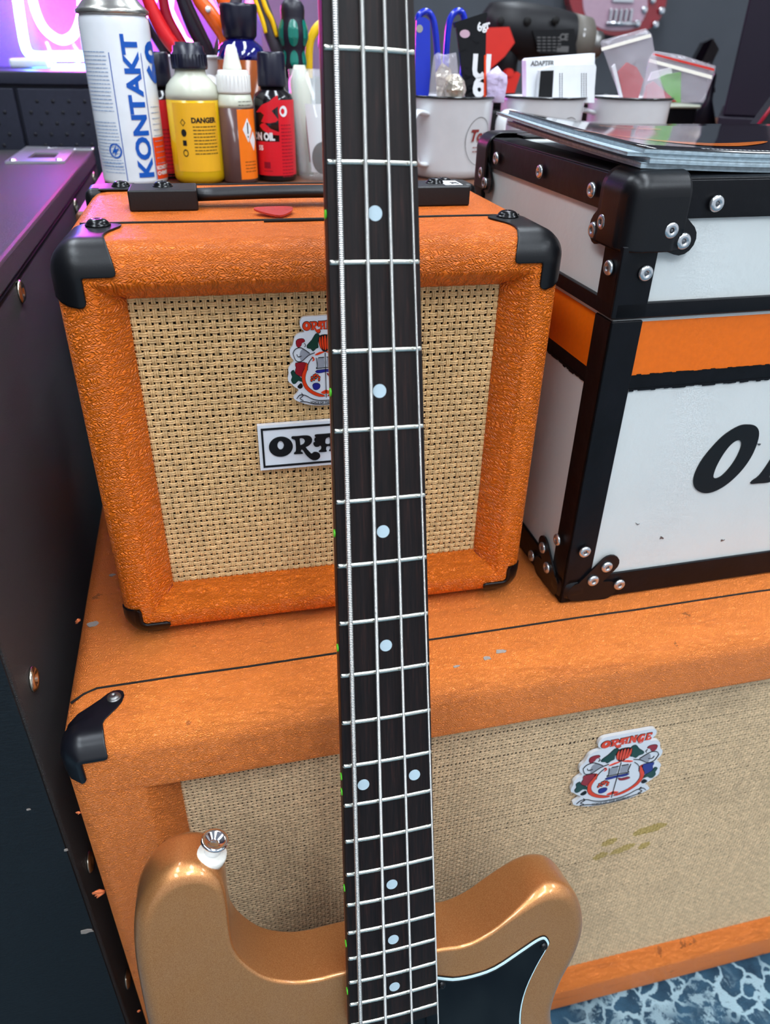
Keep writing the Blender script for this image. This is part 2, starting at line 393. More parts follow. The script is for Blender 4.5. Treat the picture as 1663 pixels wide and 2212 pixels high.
def ngon(cx, cy, rx, ry=None, n=24, a0=0):
    ry = ry or rx
    return [(cx + rx * math.cos(a0 + i * 2 * math.pi / n), cy + ry * math.sin(a0 + i * 2 * math.pi / n)) for i in range(n)]
def smooth_poly(pts, k=4, closed=True):
    """Catmull-Rom through the points"""
    n = len(pts); out = []
    P = [Vector(p) for p in pts]
    for i in range(n if closed else n - 1):
        a, b, c, d = (P[(i - 1) % n], P[i], P[(i + 1) % n], P[(i + 2) % n]) if closed else (P[max(i - 1, 0)], P[i], P[i + 1], P[min(i + 2, n - 1)])
        for j in range(k):
            t = j / k
            out.append(tuple(.5 * ((2 * b) + (c - a) * t + (2 * a - 5 * b + 4 * c - d) * t * t + (3 * b - a - 3 * c + d) * t ** 3)))
    if not closed: out.append(tuple(P[-1]))
    return out

def tag(o, label=None, cat=None, group=None, kind=None):
    if label: o['label'] = label
    if cat: o['category'] = cat
    if group: o['group'] = group
    if kind: o['kind'] = kind
    return o
def thing(name, label, cat, loc=(0, 0, 0), yaw=0, group=None, mtx=None):
    o = bpy.data.objects.new(name, None); COL.objects.link(o); o.empty_display_size = .02
    if mtx is not None: o.matrix_world = mtx
    else: o.location = loc; o.rotation_euler = (0, 0, yaw)
    return tag(o, label, cat, group)
def at(px, py, y):
    """world point on the vertical plane y = const that is seen at a pixel of the 1663 x 2212 frame"""
    r = FW + RT * ((px - 831.5) / F_PX) - UP * ((py - 1106) / F_PX)
    return CAM + r * (y / r.y)
def mpp(y, px=831.5, py=200):                     # metres per pixel at that plane
    p = at(px, py, y); return (p - CAM).dot(FW) / F_PX

def text2d(s, size, bold=0.0, shear=0):
    """2D triangles of a line of text set in the built-in face, origin at its lower left"""
    c = bpy.data.curves.new('lettering', 'FONT'); c.body = s; c.size = size; c.offset = bold; c.shear = shear; c.resolution_u = 3
    o = bpy.data.objects.new('lettering', c); me = o.to_mesh()
    vs = [(v.co.x, v.co.y) for v in me.vertices]; fs = [tuple(p.vertices) for p in me.polygons]
    o.to_mesh_clear(); bpy.data.objects.remove(o); bpy.data.curves.remove(c)
    return vs, fs
def put_flat(b, vs, fs, fr, h=.0003, maxlen=None):
    """lay 2D triangles on a surface fr(x, y, h), cut finer where the surface bends"""
    bm = bmesh.new(); q = [bm.verts.new((x, y, 0)) for x, y in vs]
    for f in fs:
        try: bm.faces.new([q[i] for i in f])
        except ValueError: pass
    bmesh.ops.triangulate(bm, faces=bm.faces[:])
    if maxlen:
        for _ in range(4):
            es = [e for e in bm.edges if e.calc_length() > maxlen]
            if not es: break
            bmesh.ops.subdivide_edges(bm, edges=es, cuts=1); bmesh.ops.triangulate(bm, faces=[f for f in bm.faces if len(f.verts) > 3])
    bm.verts.index_update()
    b.add([fr(v.co.x, v.co.y, h) for v in bm.verts], [[v.index for v in f.verts] for f in bm.faces]); bm.free()
def poly2d(poly, holes=()):
    loops = [list(poly)] + [list(q) for q in holes]
    return [q for l in loops for q in l], tessellate_polygon([[Vector((a, b, 0)) for a, b in l] for l in loops])

# display lettering of the amplifiers: outlines in units of the cap height
def _g(pts, holes=()):
    f = lambda L: [((x - 350) / 260, (1843 - .054 * (x - 350) - y) / 260) for x, y in L]
    return smooth_poly(f(pts), 3), [smooth_poly(f(h), 3) for h in holes]
GL = {}
GL['O'] = ([(x, y) for x, y in ngon(0, .45, .535, .515, 36)], [ngon(-.01, .53, .145, .23, 24)])
GL['R'] = _g([(478, 1605), (490, 1592), (520, 1592), (560, 1590), (620, 1585), (680, 1590), (712, 1615), (718, 1650), (705, 1690), (670, 1725), (640, 1740), (655, 1770), (680, 1805), (705, 1835), (720, 1828), (735, 1815), (765, 1815), (795, 1830), (808, 1860), (800, 1895), (770, 1920), (735, 1925), (700, 1912), (665, 1880), (635, 1840), (610, 1790), (590, 1770), (580, 1800), (600, 1815), (600, 1830), (540, 1832), (502, 1832), (500, 1818), (520, 1795), (525, 1740), (522, 1660), (512, 1635), (485, 1622)],
             [[(575, 1620), (605, 1618), (625, 1635), (632, 1665), (618, 1695), (590, 1712), (578, 1710), (575, 1665)]])
GL['A'] = _g([(750, 1590), (770, 1575), (830, 1572), (900, 1568), (960, 1562), (1005, 1560), (1003, 1585), (985, 1610), (978, 1650), (978, 1740), (988, 1780), (1005, 1790), (1003, 1805), (935, 1808), (915, 1800), (930, 1780), (930, 1740), (890, 1740), (880, 1780), (888, 1800), (880, 1812), (800, 1815), (797, 1800), (820, 1780), (825, 1745), (810, 1725), (790, 1740), (755, 1740), (735, 1715), (733, 1690), (755, 1670), (745, 1655), (750, 1625), (765, 1615)],
             [[(880, 1705), (875, 1660), (885, 1630), (905, 1618), (925, 1620), (928, 1705)]])
GL['N'] = (smooth_poly([(2.62, .98), (2.95, .97), (3.12, .62), (3.17, .9), (3.1, .98), (3.45, .98), (3.4, .9), (3.4, .1), (3.46, 0), (3.16, 0), (2.86, .5), (2.84, .12), (2.92, 0), (2.6, 0), (2.66, .1), (2.67, .88)], 2), [])
GL['G'] = (smooth_poly([(4.3, .95), (4.28, .66), (4.2, .66), (4.05, .86), (3.9, .6), (3.92, .3), (4.05, .16), (4.1, .3), (4.02, .42), (4.36, .42), (4.3, .34), (4.3, -.1), (4.1, -.28), (3.85, -.26), (3.75, -.12), (3.9, -.06), (4.0, -.12), (3.7, .02), (3.55, .3), (3.56, .7), (3.78, .98), (4.1, .98)], 2), [])
GL['E'] = (smooth_poly([(4.46, .98), (5.1, .98), (5.1, .7), (5.0, .7), (4.94, .84), (4.76, .84), (4.76, .58), (4.98, .56), (4.98, .42), (4.76, .42), (4.76, .14), (4.98, .14), (5.04, .3), (5.14, .3), (5.12, 0), (4.46, 0), (4.52, .1), (4.52, .88)], 2), [])
def word(b, fr, cap, ox, oy, shear=0, h=(.0, .0008), letters='ORANGE', fat=1.0):
    for ch in letters:
        p, hs = GL[ch]; f = lambda L: [(ox + (x + shear * y) * cap * fat, oy + y * cap) for x, y in L]
        b.prism(f(p), h[0], h[1], fr, [f(q) for q in hs])

# ------------------------------------------------------------------ room
def struct(b, name, m, **k):
    o = b.build(name, m, **k); o['kind'] = 'structure'; return o
struct(B().box((-3, -2.5, -.05), (3.6, 3.2, 0)), 'floor', 'rug')
struct(B().box((-3, 3.1, 0), (3.6, 3.2, CEIL_Z)), 'wall_back', 'wall_grey')
struct(B().box((-3.1, -2.5, 0), (-3, 3.2, CEIL_Z)), 'wall_left', 'wall_grey')
struct(B().box((-3, -2.5, CEIL_Z), (3.6, 3.2, CEIL_Z + .05)), 'ceiling', 'ceiling')
for i, (x, y, a, l) in enumerate(PANELS):
    t = thing('ceiling_light', None, 'light', (x, y, CEIL_Z - .03), 0, 'LED strip panels on the ceiling')
    t['label'] = 'long white LED panel on the ceiling, in rows whose front panels include added fill lights'
    B().box((-a / 2 - .02, -l / 2 - .02, 0), (a / 2 + .02, l / 2 + .02, .03)).build('frame', 'can_white', t)
    B().box((-a / 2, -l / 2, -.004), (a / 2, l / 2, -.001)).build('diffuser', 'led_panel', t)

# ------------------------------------------------------------------ speaker boxes: shell, guards, weave
def rring(x0, x1, z0, z1, y, rc, k=6):
    out = []
    rc = max(rc, .0005)
    for (cx, cz, a0) in ((x1 - rc, z1 - rc, 0), (x0 + rc, z1 - rc, 90), (x0 + rc, z0 + rc, 180), (x1 - rc, z0 + rc, 270)):
        for i in range(k + 1):
            a = math.radians(a0 + 90 * i / k); out.append(Vector((cx + rc * math.cos(a), y, cz + rc * math.sin(a))))
    return out
def shell(W, H, Dp, R, rail, gd, lip, name, m, parent, seam=None):
    """cabinet: bevelled mouth, rounded front edge, box sides. rail=(left,right,bottom,top) at the cloth"""
    L, Rr, Bt, Tp = rail; rings = []
    rings.append(rring(L, W - Rr, Bt, H - Tp, gd + .012, .0006))
    rings.append(rring(L, W - Rr, Bt, H - Tp, gd, .0006))
    e = .0025
    for q, (i, y) in enumerate(((lip + e, e * .75), (lip + e * .3, e * .12), (lip - e * .6, 0))):
        s = min(1, (i - lip + e) / (e * 2))
        rings.append(rring(i + (L - rail[3] if L > rail[3] else 0) * 0, W - i, i, H - i, y, .0012))
    n = 8
    for j in range(n + 1):
        a = math.radians(90 * j / n); i = R * (1 - math.sin(a)); y = R * (1 - math.cos(a))
        rings.append(rring(i, W - i, i, H - i, y, max(.0012, R - i)))
    for y in (.25 * Dp, .5 * Dp, .75 * Dp, Dp - .006): rings.append(rring(0, W, 0, H, y, R))
    rings.append(rring(.004, W - .004, .004, H - .004, Dp, R - .004))
    b = B(); b.grid(rings, closed_v=True)
    k = len(rings[-1]); o = len(b.v); b.v += [tuple(q) for q in rings[-1]]; b.f.append(tuple(range(o, o + k))); b.mi.append(0); b.sm.append(False)
    return b.build(name, m, parent, uv=True)

def guard(W, H, R, cx, cz, rows, m, parent, off=.0012, name='corner_guard', my=None):
    """pressed corner: rows = (kind, t, down, along): a strip that follows the cabinet's own rounded edge.
    kind 'f': t = inset on the face, 'r': t = 0..1 round the edge, 's': t = depth on the side"""
    def pt(kind, t, a):
        if kind == 'f': i, y, nr, ny = t, -off, 0, -1
        elif kind == 'r':
            g = math.radians(90 * t); i = R * (1 - math.sin(g)); y = R * (1 - math.cos(g)); nr, ny = math.sin(g), -math.cos(g); y += ny * off
        else: i, y, nr = 0, t, 1
        rc = max(.0012, R - i)
        o_ = off * nr
        # walk: a<0 down the side from the corner arc, a>0 along the top; arc spans (-.5,.5)*arclen
        al = rc * math.pi / 2
        if a is None: return i, rc, al
        if a < -al / 2: x, z = i, -(i + rc + (-a - al / 2)); nx, nz = -1, 0
        elif a > al / 2: x, z = i + rc + (a - al / 2), -i; nx, nz = 0, 1
        else:
            g = (a + al / 2) / al * math.pi / 2; nx, nz = -math.cos(g), math.sin(g)
            x, z = i + rc - rc * math.cos(g), -(i + rc) + rc * math.sin(g)
        return Vector((x + nx * o_, y, z + nz * o_))
    P = []
    for kind, t, dn, xe in rows:
        row = []; i_, rc_, arc = pt(kind, t, None)
        a1 = xe - i_ - rc_ + arc / 2                       # ends given as distances from the cabinet's own corner
        a0 = (dn[0] - i_ - rc_ + arc / 2) if isinstance(dn, tuple) else -(dn - i_ - rc_ + arc / 2)
        for j in range(49): row.append(pt(kind, t, a0 + (a1 - a0) * j / 48))
        P.append(row)
    b = B(); b.grid(P)
    # inner layer for thickness
    b2 = [[q.copy() for q in r] for r in P]
    ctr = Vector((R + .01, .03, -R - .01))
    for r in b2:
        for q in r: q += (ctr - q).normalized() * (off * 1.3)
    b.grid(b2, flip=True)
    edge = [P[0], b2[0]]; b.grid(edge); b.grid([P[-1], b2[-1]]); b.grid([[r[0] for r in P], [r[0] for r in b2]]); b.grid([[r[-1] for r in P], [r[-1] for r in b2]])
    sx = 1 if cx == 0 else -1; sz = 1 if cz else -1
    for i, (x, y, z) in enumerate(b.v): b.v[i] = ((x if sx == 1 else W - x), (my - y if my else y), (H + z if sz == 1 else -z))
    return b.build(name, m, parent)

def weave(x0, x1, z0, z1, y, px, pz, wd, amp, name, m, parent, seg=2):
    """plain weave of flat two-strand cane: real over-and-under ribbons joined into one cloth"""
    nx = int((x1 - x0) / px); nz = int((z1 - z0) / pz)
    prof, ph = (np.array([-.5, -.27, 0, .27, .5]), np.array([0, 1.0, .25, 1.0, 0])) if seg < 3 else (np.array([-.5, -.40, -.22, -.06, 0, .06, .22, .40, .5]), np.array([0, .85, 1.0, .75, -.15, .75, 1.0, .85, 0])); K = len(prof)
    V = []; Fc = []; off = 0; rs = np.random.RandomState(3)
    def ribbon(fixed0, start, count, pitch, wdt, par, vertical):
        nonlocal off
        n = count * seg + 1; s = np.arange(n) / seg
        lift = np.cos(np.pi * (s - .5 + par - .5) ) # over / under
        lift = np.sin(np.pi * (s + par))
        along = start + s * pitch; wob = np.cumsum(rs.normal(0, .00003, n)); wob -= np.linspace(wob[0], wob[-1], n)
        wid = wdt * (1 + rs.normal(0, .03))
        A = np.repeat(along[:, None], K, 1); C = fixed0 + wob[:, None] + prof[None] * wid * (1 - .12 * (lift[:, None] > .3))
        Y = y - amp * np.clip(lift * 1.35, -1, 1)[:, None] - ph[None] * wdt * .30
        if vertical: vv = np.stack([C, Y, A], -1)
        else: vv = np.stack([A, Y, C], -1)
        V.append(vv.reshape(-1, 3)); i = np.arange(n - 1)[:, None] * K + np.arange(K - 1)[None] + off
        q = np.stack([i, i + 1, i + K + 1, i + K], -1).reshape(-1, 4)
        Fc.append(q if vertical else q[:, ::-1]); off += n * K
    for i in range(nx + 1): ribbon(x0 + (i + .5) * px, z0, nz + 1, pz, wd * px / pz if px < pz else wd, i % 2, True)
    for j in range(nz + 1): ribbon(z0 + (j + .5) * pz, x0, nx + 1, px, wd, (j + 1) % 2, False)
    V = np.concatenate(V); V[:, 0] = np.clip(V[:, 0], x0, x1); V[:, 2] = np.clip(V[:, 2], z0, z1); Fc = np.concatenate(Fc)
    me = bpy.data.meshes.new(name); me.vertices.add(len(V)); me.vertices.foreach_set('co', V.ravel().astype('f'))
    me.loops.add(Fc.size); me.loops.foreach_set('vertex_index', Fc.ravel().astype('i'))
    me.polygons.add(len(Fc)); me.polygons.foreach_set('loop_start', np.arange(0, Fc.size, 4, dtype='i')); me.polygons.foreach_set('use_smooth', np.ones(len(Fc), bool))
    me.update(calc_edges=True); me.materials.append(M[m]); o = bpy.data.objects.new(name, me); COL.objects.link(o); o.parent = parent; o['kind'] = 'stuff'
    return o

def dome_screw(parent, c, r=.0055, up=(0, 0, 1), m='screw', name='screw'):
    q = Vector((0, 0, 1)).rotation_difference(Vector(up)).to_matrix().to_4x4()
    b = B(); b.lathe([(r * 1.1, 0), (r * 1.1, r * .10), (r, r * .13), (r * .93, r * .30), (r * .74, r * .48), (r * .5, r * .57), (r * .30, r * .60), (r * .22, r * .44), (r * .08, r * .38)], (0, 0, 0), 24, q)
    o = b.build(name, m, parent, Vector(c)); return o
def pop_rivet(parent, c, r=.0055, up=(0, -1, 0), m='rivet'):
    q = Vector((0, 0, 1)).rotation_difference(Vector(up)).to_matrix().to_4x4()
    o = B().lathe([(r, 0), (r, r * .18), (r * .86, r * .38), (r * .6, r * .46), (r * .34, r * .42), (r * .30, r * .15)], (0, 0, 0), 18, q).build('rivet', m, parent, Vector(c))
    B().lathe([(r * .3, 0), (r * .3, r * .28), (r * .12, r * .34)], (0, 0, 0), 10, q).build('rivet_pin', 'rivet_dark', o)
    return o

def offset(poly, k):
    n = len(poly); res = []
    for i in range(n):
        a = Vector(poly[i - 1][:2]); c_ = Vector(poly[(i + 1) % n][:2]); tt = (c_ - a).normalized(); nn = Vector((-tt.y, tt.x))
        res.append((poly[i][0] + nn.x * k(poly[i]) * -1, poly[i][1] + nn.y * k(poly[i]) * -1))
    return res

# ------------------------------------------------------------------ crest badge (in crop units, mirrored about x = 0)
def crest(parent, fr, sx, sz, h=.0022):
    """fr(u, v, height) ; u to the right, v up, origin at the middle of the top edge"""
    X = lambda x: (x - 945) * sx
    Z = lambda y: (122 - y) * sz
    T = lambda L: [(X(a), Z(b_)) for a, b_ in L]
    half = [(945, 122), (850, 124), (720, 125), (672, 148), (655, 200), (665, 250), (705, 300), (640, 317), (592, 350), (576, 400), (560, 455), (527, 505), (530, 580), (565, 640), (520, 690), (495, 735), (498, 790), (485, 840), (492, 890), (530, 925), (560, 960), (605, 1000), (585, 1045), (542, 1090), (560, 1125), (620, 1160), (700, 1193), (800, 1214), (945, 1222)]
    out = half + [(1890 - a, b_) for a, b_ in reversed(half[1:-1])]
    root = B().prism(smooth_poly(T(out), 3), 0, h, fr).build('crest_badge', 'white_enamel', parent)
    lay = {}
    def P(k, pts, mir=False, hh=.0004, sm=2):
        b = lay.setdefault(k, B()); q = smooth_poly(T(pts), sm) if sm else T(pts); b.prism(q, h, h + hh, fr)
        if k != 'ink' and k != 'badge_grey' and len(pts) > 5:            # every colour field has a fine ink outline
            ar_ = sum(q[i_ - 1][0] * q[i_][1] - q[i_][0] * q[i_ - 1][1] for i_ in range(len(q))); g_ = 1 if ar_ > 0 else -1
            oq = offset(q, lambda p_: g_ * 4.5 * sx); lay.setdefault('ink', B()).prism(oq, h, h + hh * .6, fr)
            if mir: lay['ink'].prism([(-a, c_) for a, c_ in reversed(oq)], h, h + hh * .6, fr)
        if mir: lay.setdefault(mir if isinstance(mir, str) else k, B()).prism([(-a, c_) for a, c_ in reversed(q)], h, h + hh, fr)
    def line(pts, wd=5, mir=False):
        v = [Vector(p) for p in smooth_poly(pts, 3, False)]; l = []; r = []
        for i, p in enumerate(v):
            t = (v[min(i + 1, len(v) - 1)] - v[max(i - 1, 0)]).normalized(); n_ = Vector((-t.y, t.x)) * wd / 2; l.append(tuple(p + n_)); r.append(tuple(p - n_))
        P('ink', l + r[::-1], mir, .0006, 0)
    # the word: ink outline under the coloured letters
    for k, gr, hh in (('ink', 1.12, .0003), ('badge_red', 1.0, .0006)):
        b = lay.setdefault(k, B())
        for ch in 'ORANGE':
            p, hs = GL[ch]; cx_ = sum(a for a, _ in p) / len(p); cy_ = .45; cap = 98
            f = lambda L, g: [(X(735) + (cx_ + (a - cx_) * g) * cap * .97 * sx * .93, Z(275) + (cy_ + (c_ - cy_) * g) * cap * sz) for a, c_ in L]
            b.prism(f(p, gr), h, h + hh, fr, [f(q, 2 - gr) for q in hs])
    P('badge_crimson', [(605, 400), (640, 378), (690, 380), (705, 410), (670, 425), (660, 455), (630, 475), (608, 455)], 'badge_crimson')
    P('badge_green', [(735, 455), (790, 400), (825, 345), (850, 325), (880, 345), (862, 400), (858, 450), (862, 490), (835, 500), (800, 530), (775, 500), (735, 490)], True)
    P('ink', [(862, 400), (880, 352), (945, 338), (1010, 352), (1028, 400), (1012, 470), (975, 535), (945, 548), (915, 535), (878, 470)], hh=.0003)
    for i in range(5):
        x0 = 870 + i * 31; P('badge_red', [(x0 + 3, 440 - abs(i - 2) * 4), (x0 + 6 + abs(i - 2) * 2, 372 - 6 * (2 - abs(i - 2))), (x0 + 22, 366 - 6 * (2 - abs(i - 2))), (x0 + 28, 440), (x0 + 22 - (i - 2) * 6, 500 + 10 * (2 - abs(i - 2))), (x0 + 8 - (i - 2) * 7, 495 + 10 * (2 - abs(i - 2)))], hh=.0007)
    P('badge_crimson', [(585, 665), (690, 662), (712, 690), (680, 740), (655, 800), (650, 832), (610, 815), (575, 780), (590, 720)], 'badge_blue')
    P('badge_green', [(525, 775), (560, 750), (572, 790), (640, 850), (660, 900), (610, 880), (575, 912), (545, 915), (525, 870), (540, 830)], True)
    P('ink', [(598, 950), (640, 915), (660, 950), (650, 975), (625, 985), (600, 970)], True)
    P('badge_red', [(700, 668), (730, 690), (722, 750), (700, 810), (692, 880), (720, 960), (790, 1030), (880, 1075), (930, 1100), (860, 1100), (770, 1060), (690, 985), (655, 890), (660, 800), (690, 740)], True)
    P('badge_red', [(778, 600), (805, 605), (815, 640), (785, 655), (800, 630)])
    P('badge_red', [(820, 575), (880, 545), (940, 545), (900, 565), (850, 582)], True)
    P('badge_blue', [(838, 770), (1052, 765), (1052, 790), (1010, 798), (950, 790), (890, 800), (838, 798)])
    P('badge_crimson', [(960, 810), (1000, 830), (1060, 822), (1090, 845), (1040, 862), (985, 850)])
    for (x, y) in ((775, 850), (800, 830), (820, 820), (845, 832), (865, 855), (825, 855), (862, 885), (770, 885), (800, 875)):
        P('badge_red', [(x + 11 * math.cos(a), y + 11 * math.sin(a)) for a in (0, 1.05, 2.1, 3.14, 4.2, 5.2)], hh=.0008)
        P('badge_green', [(x - 14, y + 12), (x + 2, y + 6), (x + 12, y + 18), (x - 4, y + 22)], hh=.0005)
    P('badge_blue', [(783, 955), (800, 932), (840, 930), (870, 950), (865, 990), (830, 1012), (795, 1000)])
    P('badge_grey', [(675, 500), (760, 560), (700, 620), (650, 640), (640, 560)], True, .0002)
    P('badge_grey', [(850, 622), (925, 618), (925, 735), (858, 738)], True, .0002)
    P('badge_red', [(880, 1050), (945, 1020), (960, 1035), (925, 1075)], True)
    for L in ([(560, 545), (585, 500), (640, 480), (690, 500), (760, 555)], [(560, 545), (575, 600), (600, 640), (660, 645), (740, 580), (820, 550)], [(700, 430), (715, 455), (700, 475)], [(605, 560), (620, 590), (660, 580)],
              [(835, 615), (845, 725), (830, 735)], [(830, 745), (945, 738)], [(945, 560), (945, 1120)], [(860, 612), (930, 612)], [(580, 1110), (620, 1065), (690, 1075), (760, 1120), (850, 1150), (945, 1155)], [(620, 1150), (700, 1160), (800, 1195), (945, 1205)],
              [(640, 1040), (660, 1075), (620, 1110), (660, 1140)], [(800, 600), (760, 640), (730, 700), (725, 760)]):
        line(L, 6, True)
    b = lay.setdefault('ink', B()); vs, fs = text2d('VOICE OF THE WORLD', 42, .8)
    wv = max(a for a, _ in vs)
    put_flat(b, [(a - wv / 2, c_) for a, c_ in vs], fs, lambda a, c_, q: fr(X(945 + a * .9), Z(1196 - c_ - .00035 * a * a * .9), h + .0004), 0)
    names = {'ink': 'ink_lines', 'badge_red': 'orange_enamel', 'badge_crimson': 'crimson_enamel', 'badge_green': 'green_enamel', 'badge_blue': 'blue_enamel', 'badge_grey': 'silver_enamel'}
    for k, b in lay.items(): b.build(names[k], k, root)
    return root

# ------------------------------------------------------------------ small combo amplifier
A_W, A_H, A_D = .300, .2732, .2118
amp = thing('guitar_amplifier', 'small orange vinyl combo amplifier with straw weave grille, standing on the larger orange cabinet', 'amplifier',
            (.0685 - .15 * math.cos(-.017), .4308 - .15 * math.sin(-.017), .5333), -.017)
AR = .0165
shell(A_W, A_H, A_D, AR, (.0362, .0362, .0345, .0330), .0160, .0205, 'cabinet_shell', 'tolex_amp', amp)
B().box((.03, .0215, .03), (.27, .024, .245)).build('baffle_board', 'dark', amp)
weave(.0362, .2638, .0345, .2402, .0185, .00415, .00412, .0029, .0007, 'grille_cloth', 'weave', amp, 3)
for (mx, mz, s) in ((0, 0, 0), (1, 0, 0)):                      # mitre joints in the vinyl of the mouth
    for top in (0, 1):
        x = .0205 if mx == 0 else A_W - .0205; x2 = .036 if mx == 0 else A_W - .036
        z, z2 = (A_H - .0205, A_H - .033) if top else (.0205, .0345)
        B().tube([(x + (x2 - x) * .12, .0012, z + (z2 - z) * .12), ((x + x2) / 2, .0078, (z + z2) / 2), (x2, .0158, z2)], .0004, 6).build('vinyl_seam', 'red_ink', amp)
for yv in (.0585, .205):
    b = B(); b.tube([(.012 + i * .0276, yv + .0007 * math.sin(i * 1.7), A_H + .0002) for i in range(11)], .0009, 6); b.build('piping', 'dark', amp)
b = B(); b.tube([(.12, .0535, A_H + .0006), (.15, .054, A_H + .0009), (.18, .0555, A_H + .0004), (.205, .057, A_H)], .0011, 6); b.build('lifted_piping', 'dark', amp)
for mx in (0, 1):
    for mz in (1, 0):
        L, V = (.0350, .0330) if mz else (.0320, .0270); q = .0160 if mz else .0125
        rows = [('f', q + .0006, V - .003, L - .0025), ('f', q, V - .0012, L - .0008), ('f', q - .0015, V - .0002, L), ('r', .15, V, L - .0002), ('r', .35, V - .0008, L - .0012), ('r', .55, V - .0022, L - .0026), ('r', .8, V - .004, L - .0042), ('r', 1, V - .006, L - .0052),
                ('s', .021, V - .009, L - .0058), ('s', .024, .0170, L - .0057), ('s', .027, .0100, L - .0056), ('s', .030, .0045, L - .0050), ('s', .034, .0005, L - .0040), ('s', .040, (.0080,), L - .0015), ('s', .046, (.0085,), L + .0012), ('s', .050, (.0095,), L + .0016), ('s', .053, (.010,), L - .001), ('s', .055, (.014,), L - .006)]
        if not mz: rows = [r for r in rows if not (r[0] == 's' and r[1] > .03)]
        guard(A_W, A_H, AR, mx, mz, rows, 'black_plastic', amp)
        if mz: dome_screw(amp, (.0235 if mx == 0 else A_W - .0235, .0485, A_H + .0012), .0066)
    # rear corners
    x0 = -.001 if mx == 0 else A_W - .030
    b = B(); b.rbox((x0, A_D - .030, A_H - .026), (x0 + .031, A_D + .0014, A_H + .0014), .006, 3); b.build('rear_corner_guard', 'black_plastic', amp)
    xs = (.010, .034) if mx == 0 else (A_W - .034, A_W - .010)
    b = B(); b.rbox((xs[0], A_D - .034, A_H + .0005), (xs[1] , A_D - .006, A_H + .0022), .0007, 1); b.build('rear_guard_tab', 'black_plastic', amp)
    dome_screw(amp, ((.0255 if mx == 0 else A_W - .0255), A_D - .022, A_H + .002), .0062)
for (x, y) in ((.03, .03), (A_W - .03, .03), (.03, A_D - .03), (A_W - .03, A_D - .03)): B().lathe([(.009, -.0038), (.010, 0)], (x, y, 0), 18).build('rubber_foot', 'dark', amp)
# handle across the top
for mx, (x0, x1) in enumerate(((.038, .081), (.223, .266))):
    b = B(); b.rbox((x0, .096, A_H), (x1, .126, A_H + .0128), .0012, 2); b.build('handle_end_cap', 'black_handle', amp)
    dome_screw(amp, ((x0 + x1) / 2, .112, A_H + .0125), .0060)
b = B(); pts = [(.078 + i * .0148, .111, A_H + .0075 + .0012 * math.sin(math.pi * i / 10)) for i in range(11)]
b.tube(pts, .0064, 12, (.62, 1.5), up=(0, 0, 1)); b.build('handle_strap', 'black_handle', amp)
fr_top = lambda x, y, h: Vector((x, y, A_H + .0129 + h))
b = B(); b.prism([(.2490, .1005), (.2615, .1005), (.2615, .1190), (.2490, .1190)], 0, .0003, fr_top); st = b.build('price_sticker', 'paper', amp)
b = B(); vs, fs = text2d('20', .0085, .0002); put_flat(b, [(.2600 - c_ * .9, .1035 + a) for a, c_ in vs], fs, fr_top, .0005); b.build('sticker_print', 'ink', st)
# nameplate
frp = lambda x, z, h: Vector((x, .0165 - h, z))
np_ = B(); NPX, NPZ, NPW, NPH = .1046, .1225, .1020, .0330
np_.prism([(NPX, NPZ), (NPX + NPW, NPZ), (NPX + NPW, NPZ + NPH), (NPX, NPZ + NPH)], 0, .0034, frp); npo = np_.build('nameplate', 'white_enamel', amp)
b = B(); o_, i_ = .0021, .0034
b.prism([(NPX + o_, NPZ + o_), (NPX + NPW - o_, NPZ + o_), (NPX + NPW - o_, NPZ + NPH - o_), (NPX + o_, NPZ + NPH - o_)], .0034, .0040, frp, [[(NPX + i_, NPZ + i_), (NPX + NPW - i_, NPZ + i_), (NPX + NPW - i_, NPZ + NPH - i_), (NPX + i_, NPZ + NPH - i_)]])
b.build('plate_border', 'ink', npo)
b = B(); word(b, frp, .0142, NPX + .0145, NPZ + .0105, 0, (.0034, .0042), fat=1.04); b.build('lettering', 'ink', npo)
crest(amp, lambda u, v, h: Vector((.1505 + u, .0168 - h, .2255 + v)), .0000526, .0000540)

# ------------------------------------------------------------------ large cabinet below
C_W, C_H, C_D = .79, .5292, .38
cab = thing('speaker_cabinet', 'large worn orange speaker cabinet on the blue carpet, under the small amplifier and white box', 'speaker', (-.1194, .3431, 0), 0)
CR = .014
shell(C_W, C_H, C_D, CR, (.0660, .0660, .0570, .0560), .0160, .0455, 'cabinet_shell', 'tolex_cab', cab)
B().box((.06, .0225, .05), (C_W - .06, .025, C_H - .05)).build('baffle_board', 'dark', cab)
weave(.0660, C_W - .0660, .0570, C_H - .0560, .0185, .00335, .0031, .00208, .00050, 'grille_cloth', 'weave_cab', cab, 2)
b = B(); b.tube([(.004, .042, C_H - .0015), (.012, .047, C_H + .0001)] + [(.02 + i * .05, .0505 + .0004 * math.sin(i * 2.1), C_H + .0002) for i in range(16)], .00085, 6); b.build('piping', 'dark', cab)
for mx in (0, 1):
    rows = [('f', .0128, .0285, .0265), ('f', .0120, .0300, .0285), ('f', .0100, .0308, .0292), ('r', .2, .0308, .0290), ('r', .5, .0290, .0284), ('r', .8, .026, .0278), ('r', 1, .022, .0270), ('s', .017, .018, .0266), ('s', .020, .014, .0275), ('s', .024, (.0045,), .0305), ('s', .029, (.0105,), .0345), ('s', .034, (.0175,), .0375), ('s', .039, (.0235,), .0385), ('s', .0430, (.0275,), .0375), ('s', .0450, (.0310,), .0350)]
    guard(C_W, C_H, CR, mx, 1, rows, 'black_steel', cab)
    dome_screw(cab, (.0320 if mx == 0 else C_W - .0320, .0385, C_H + .0012), .0042, m='metalgrey', name='rivet')
    b = B(); b.rbox((-.001 if mx == 0 else C_W - .03, -.001, -.0), (.031 if mx == 0 else C_W + .001, .03, .024), .005, 2)
    if mx: b.build('bottom_corner_guard', 'black_steel', cab)
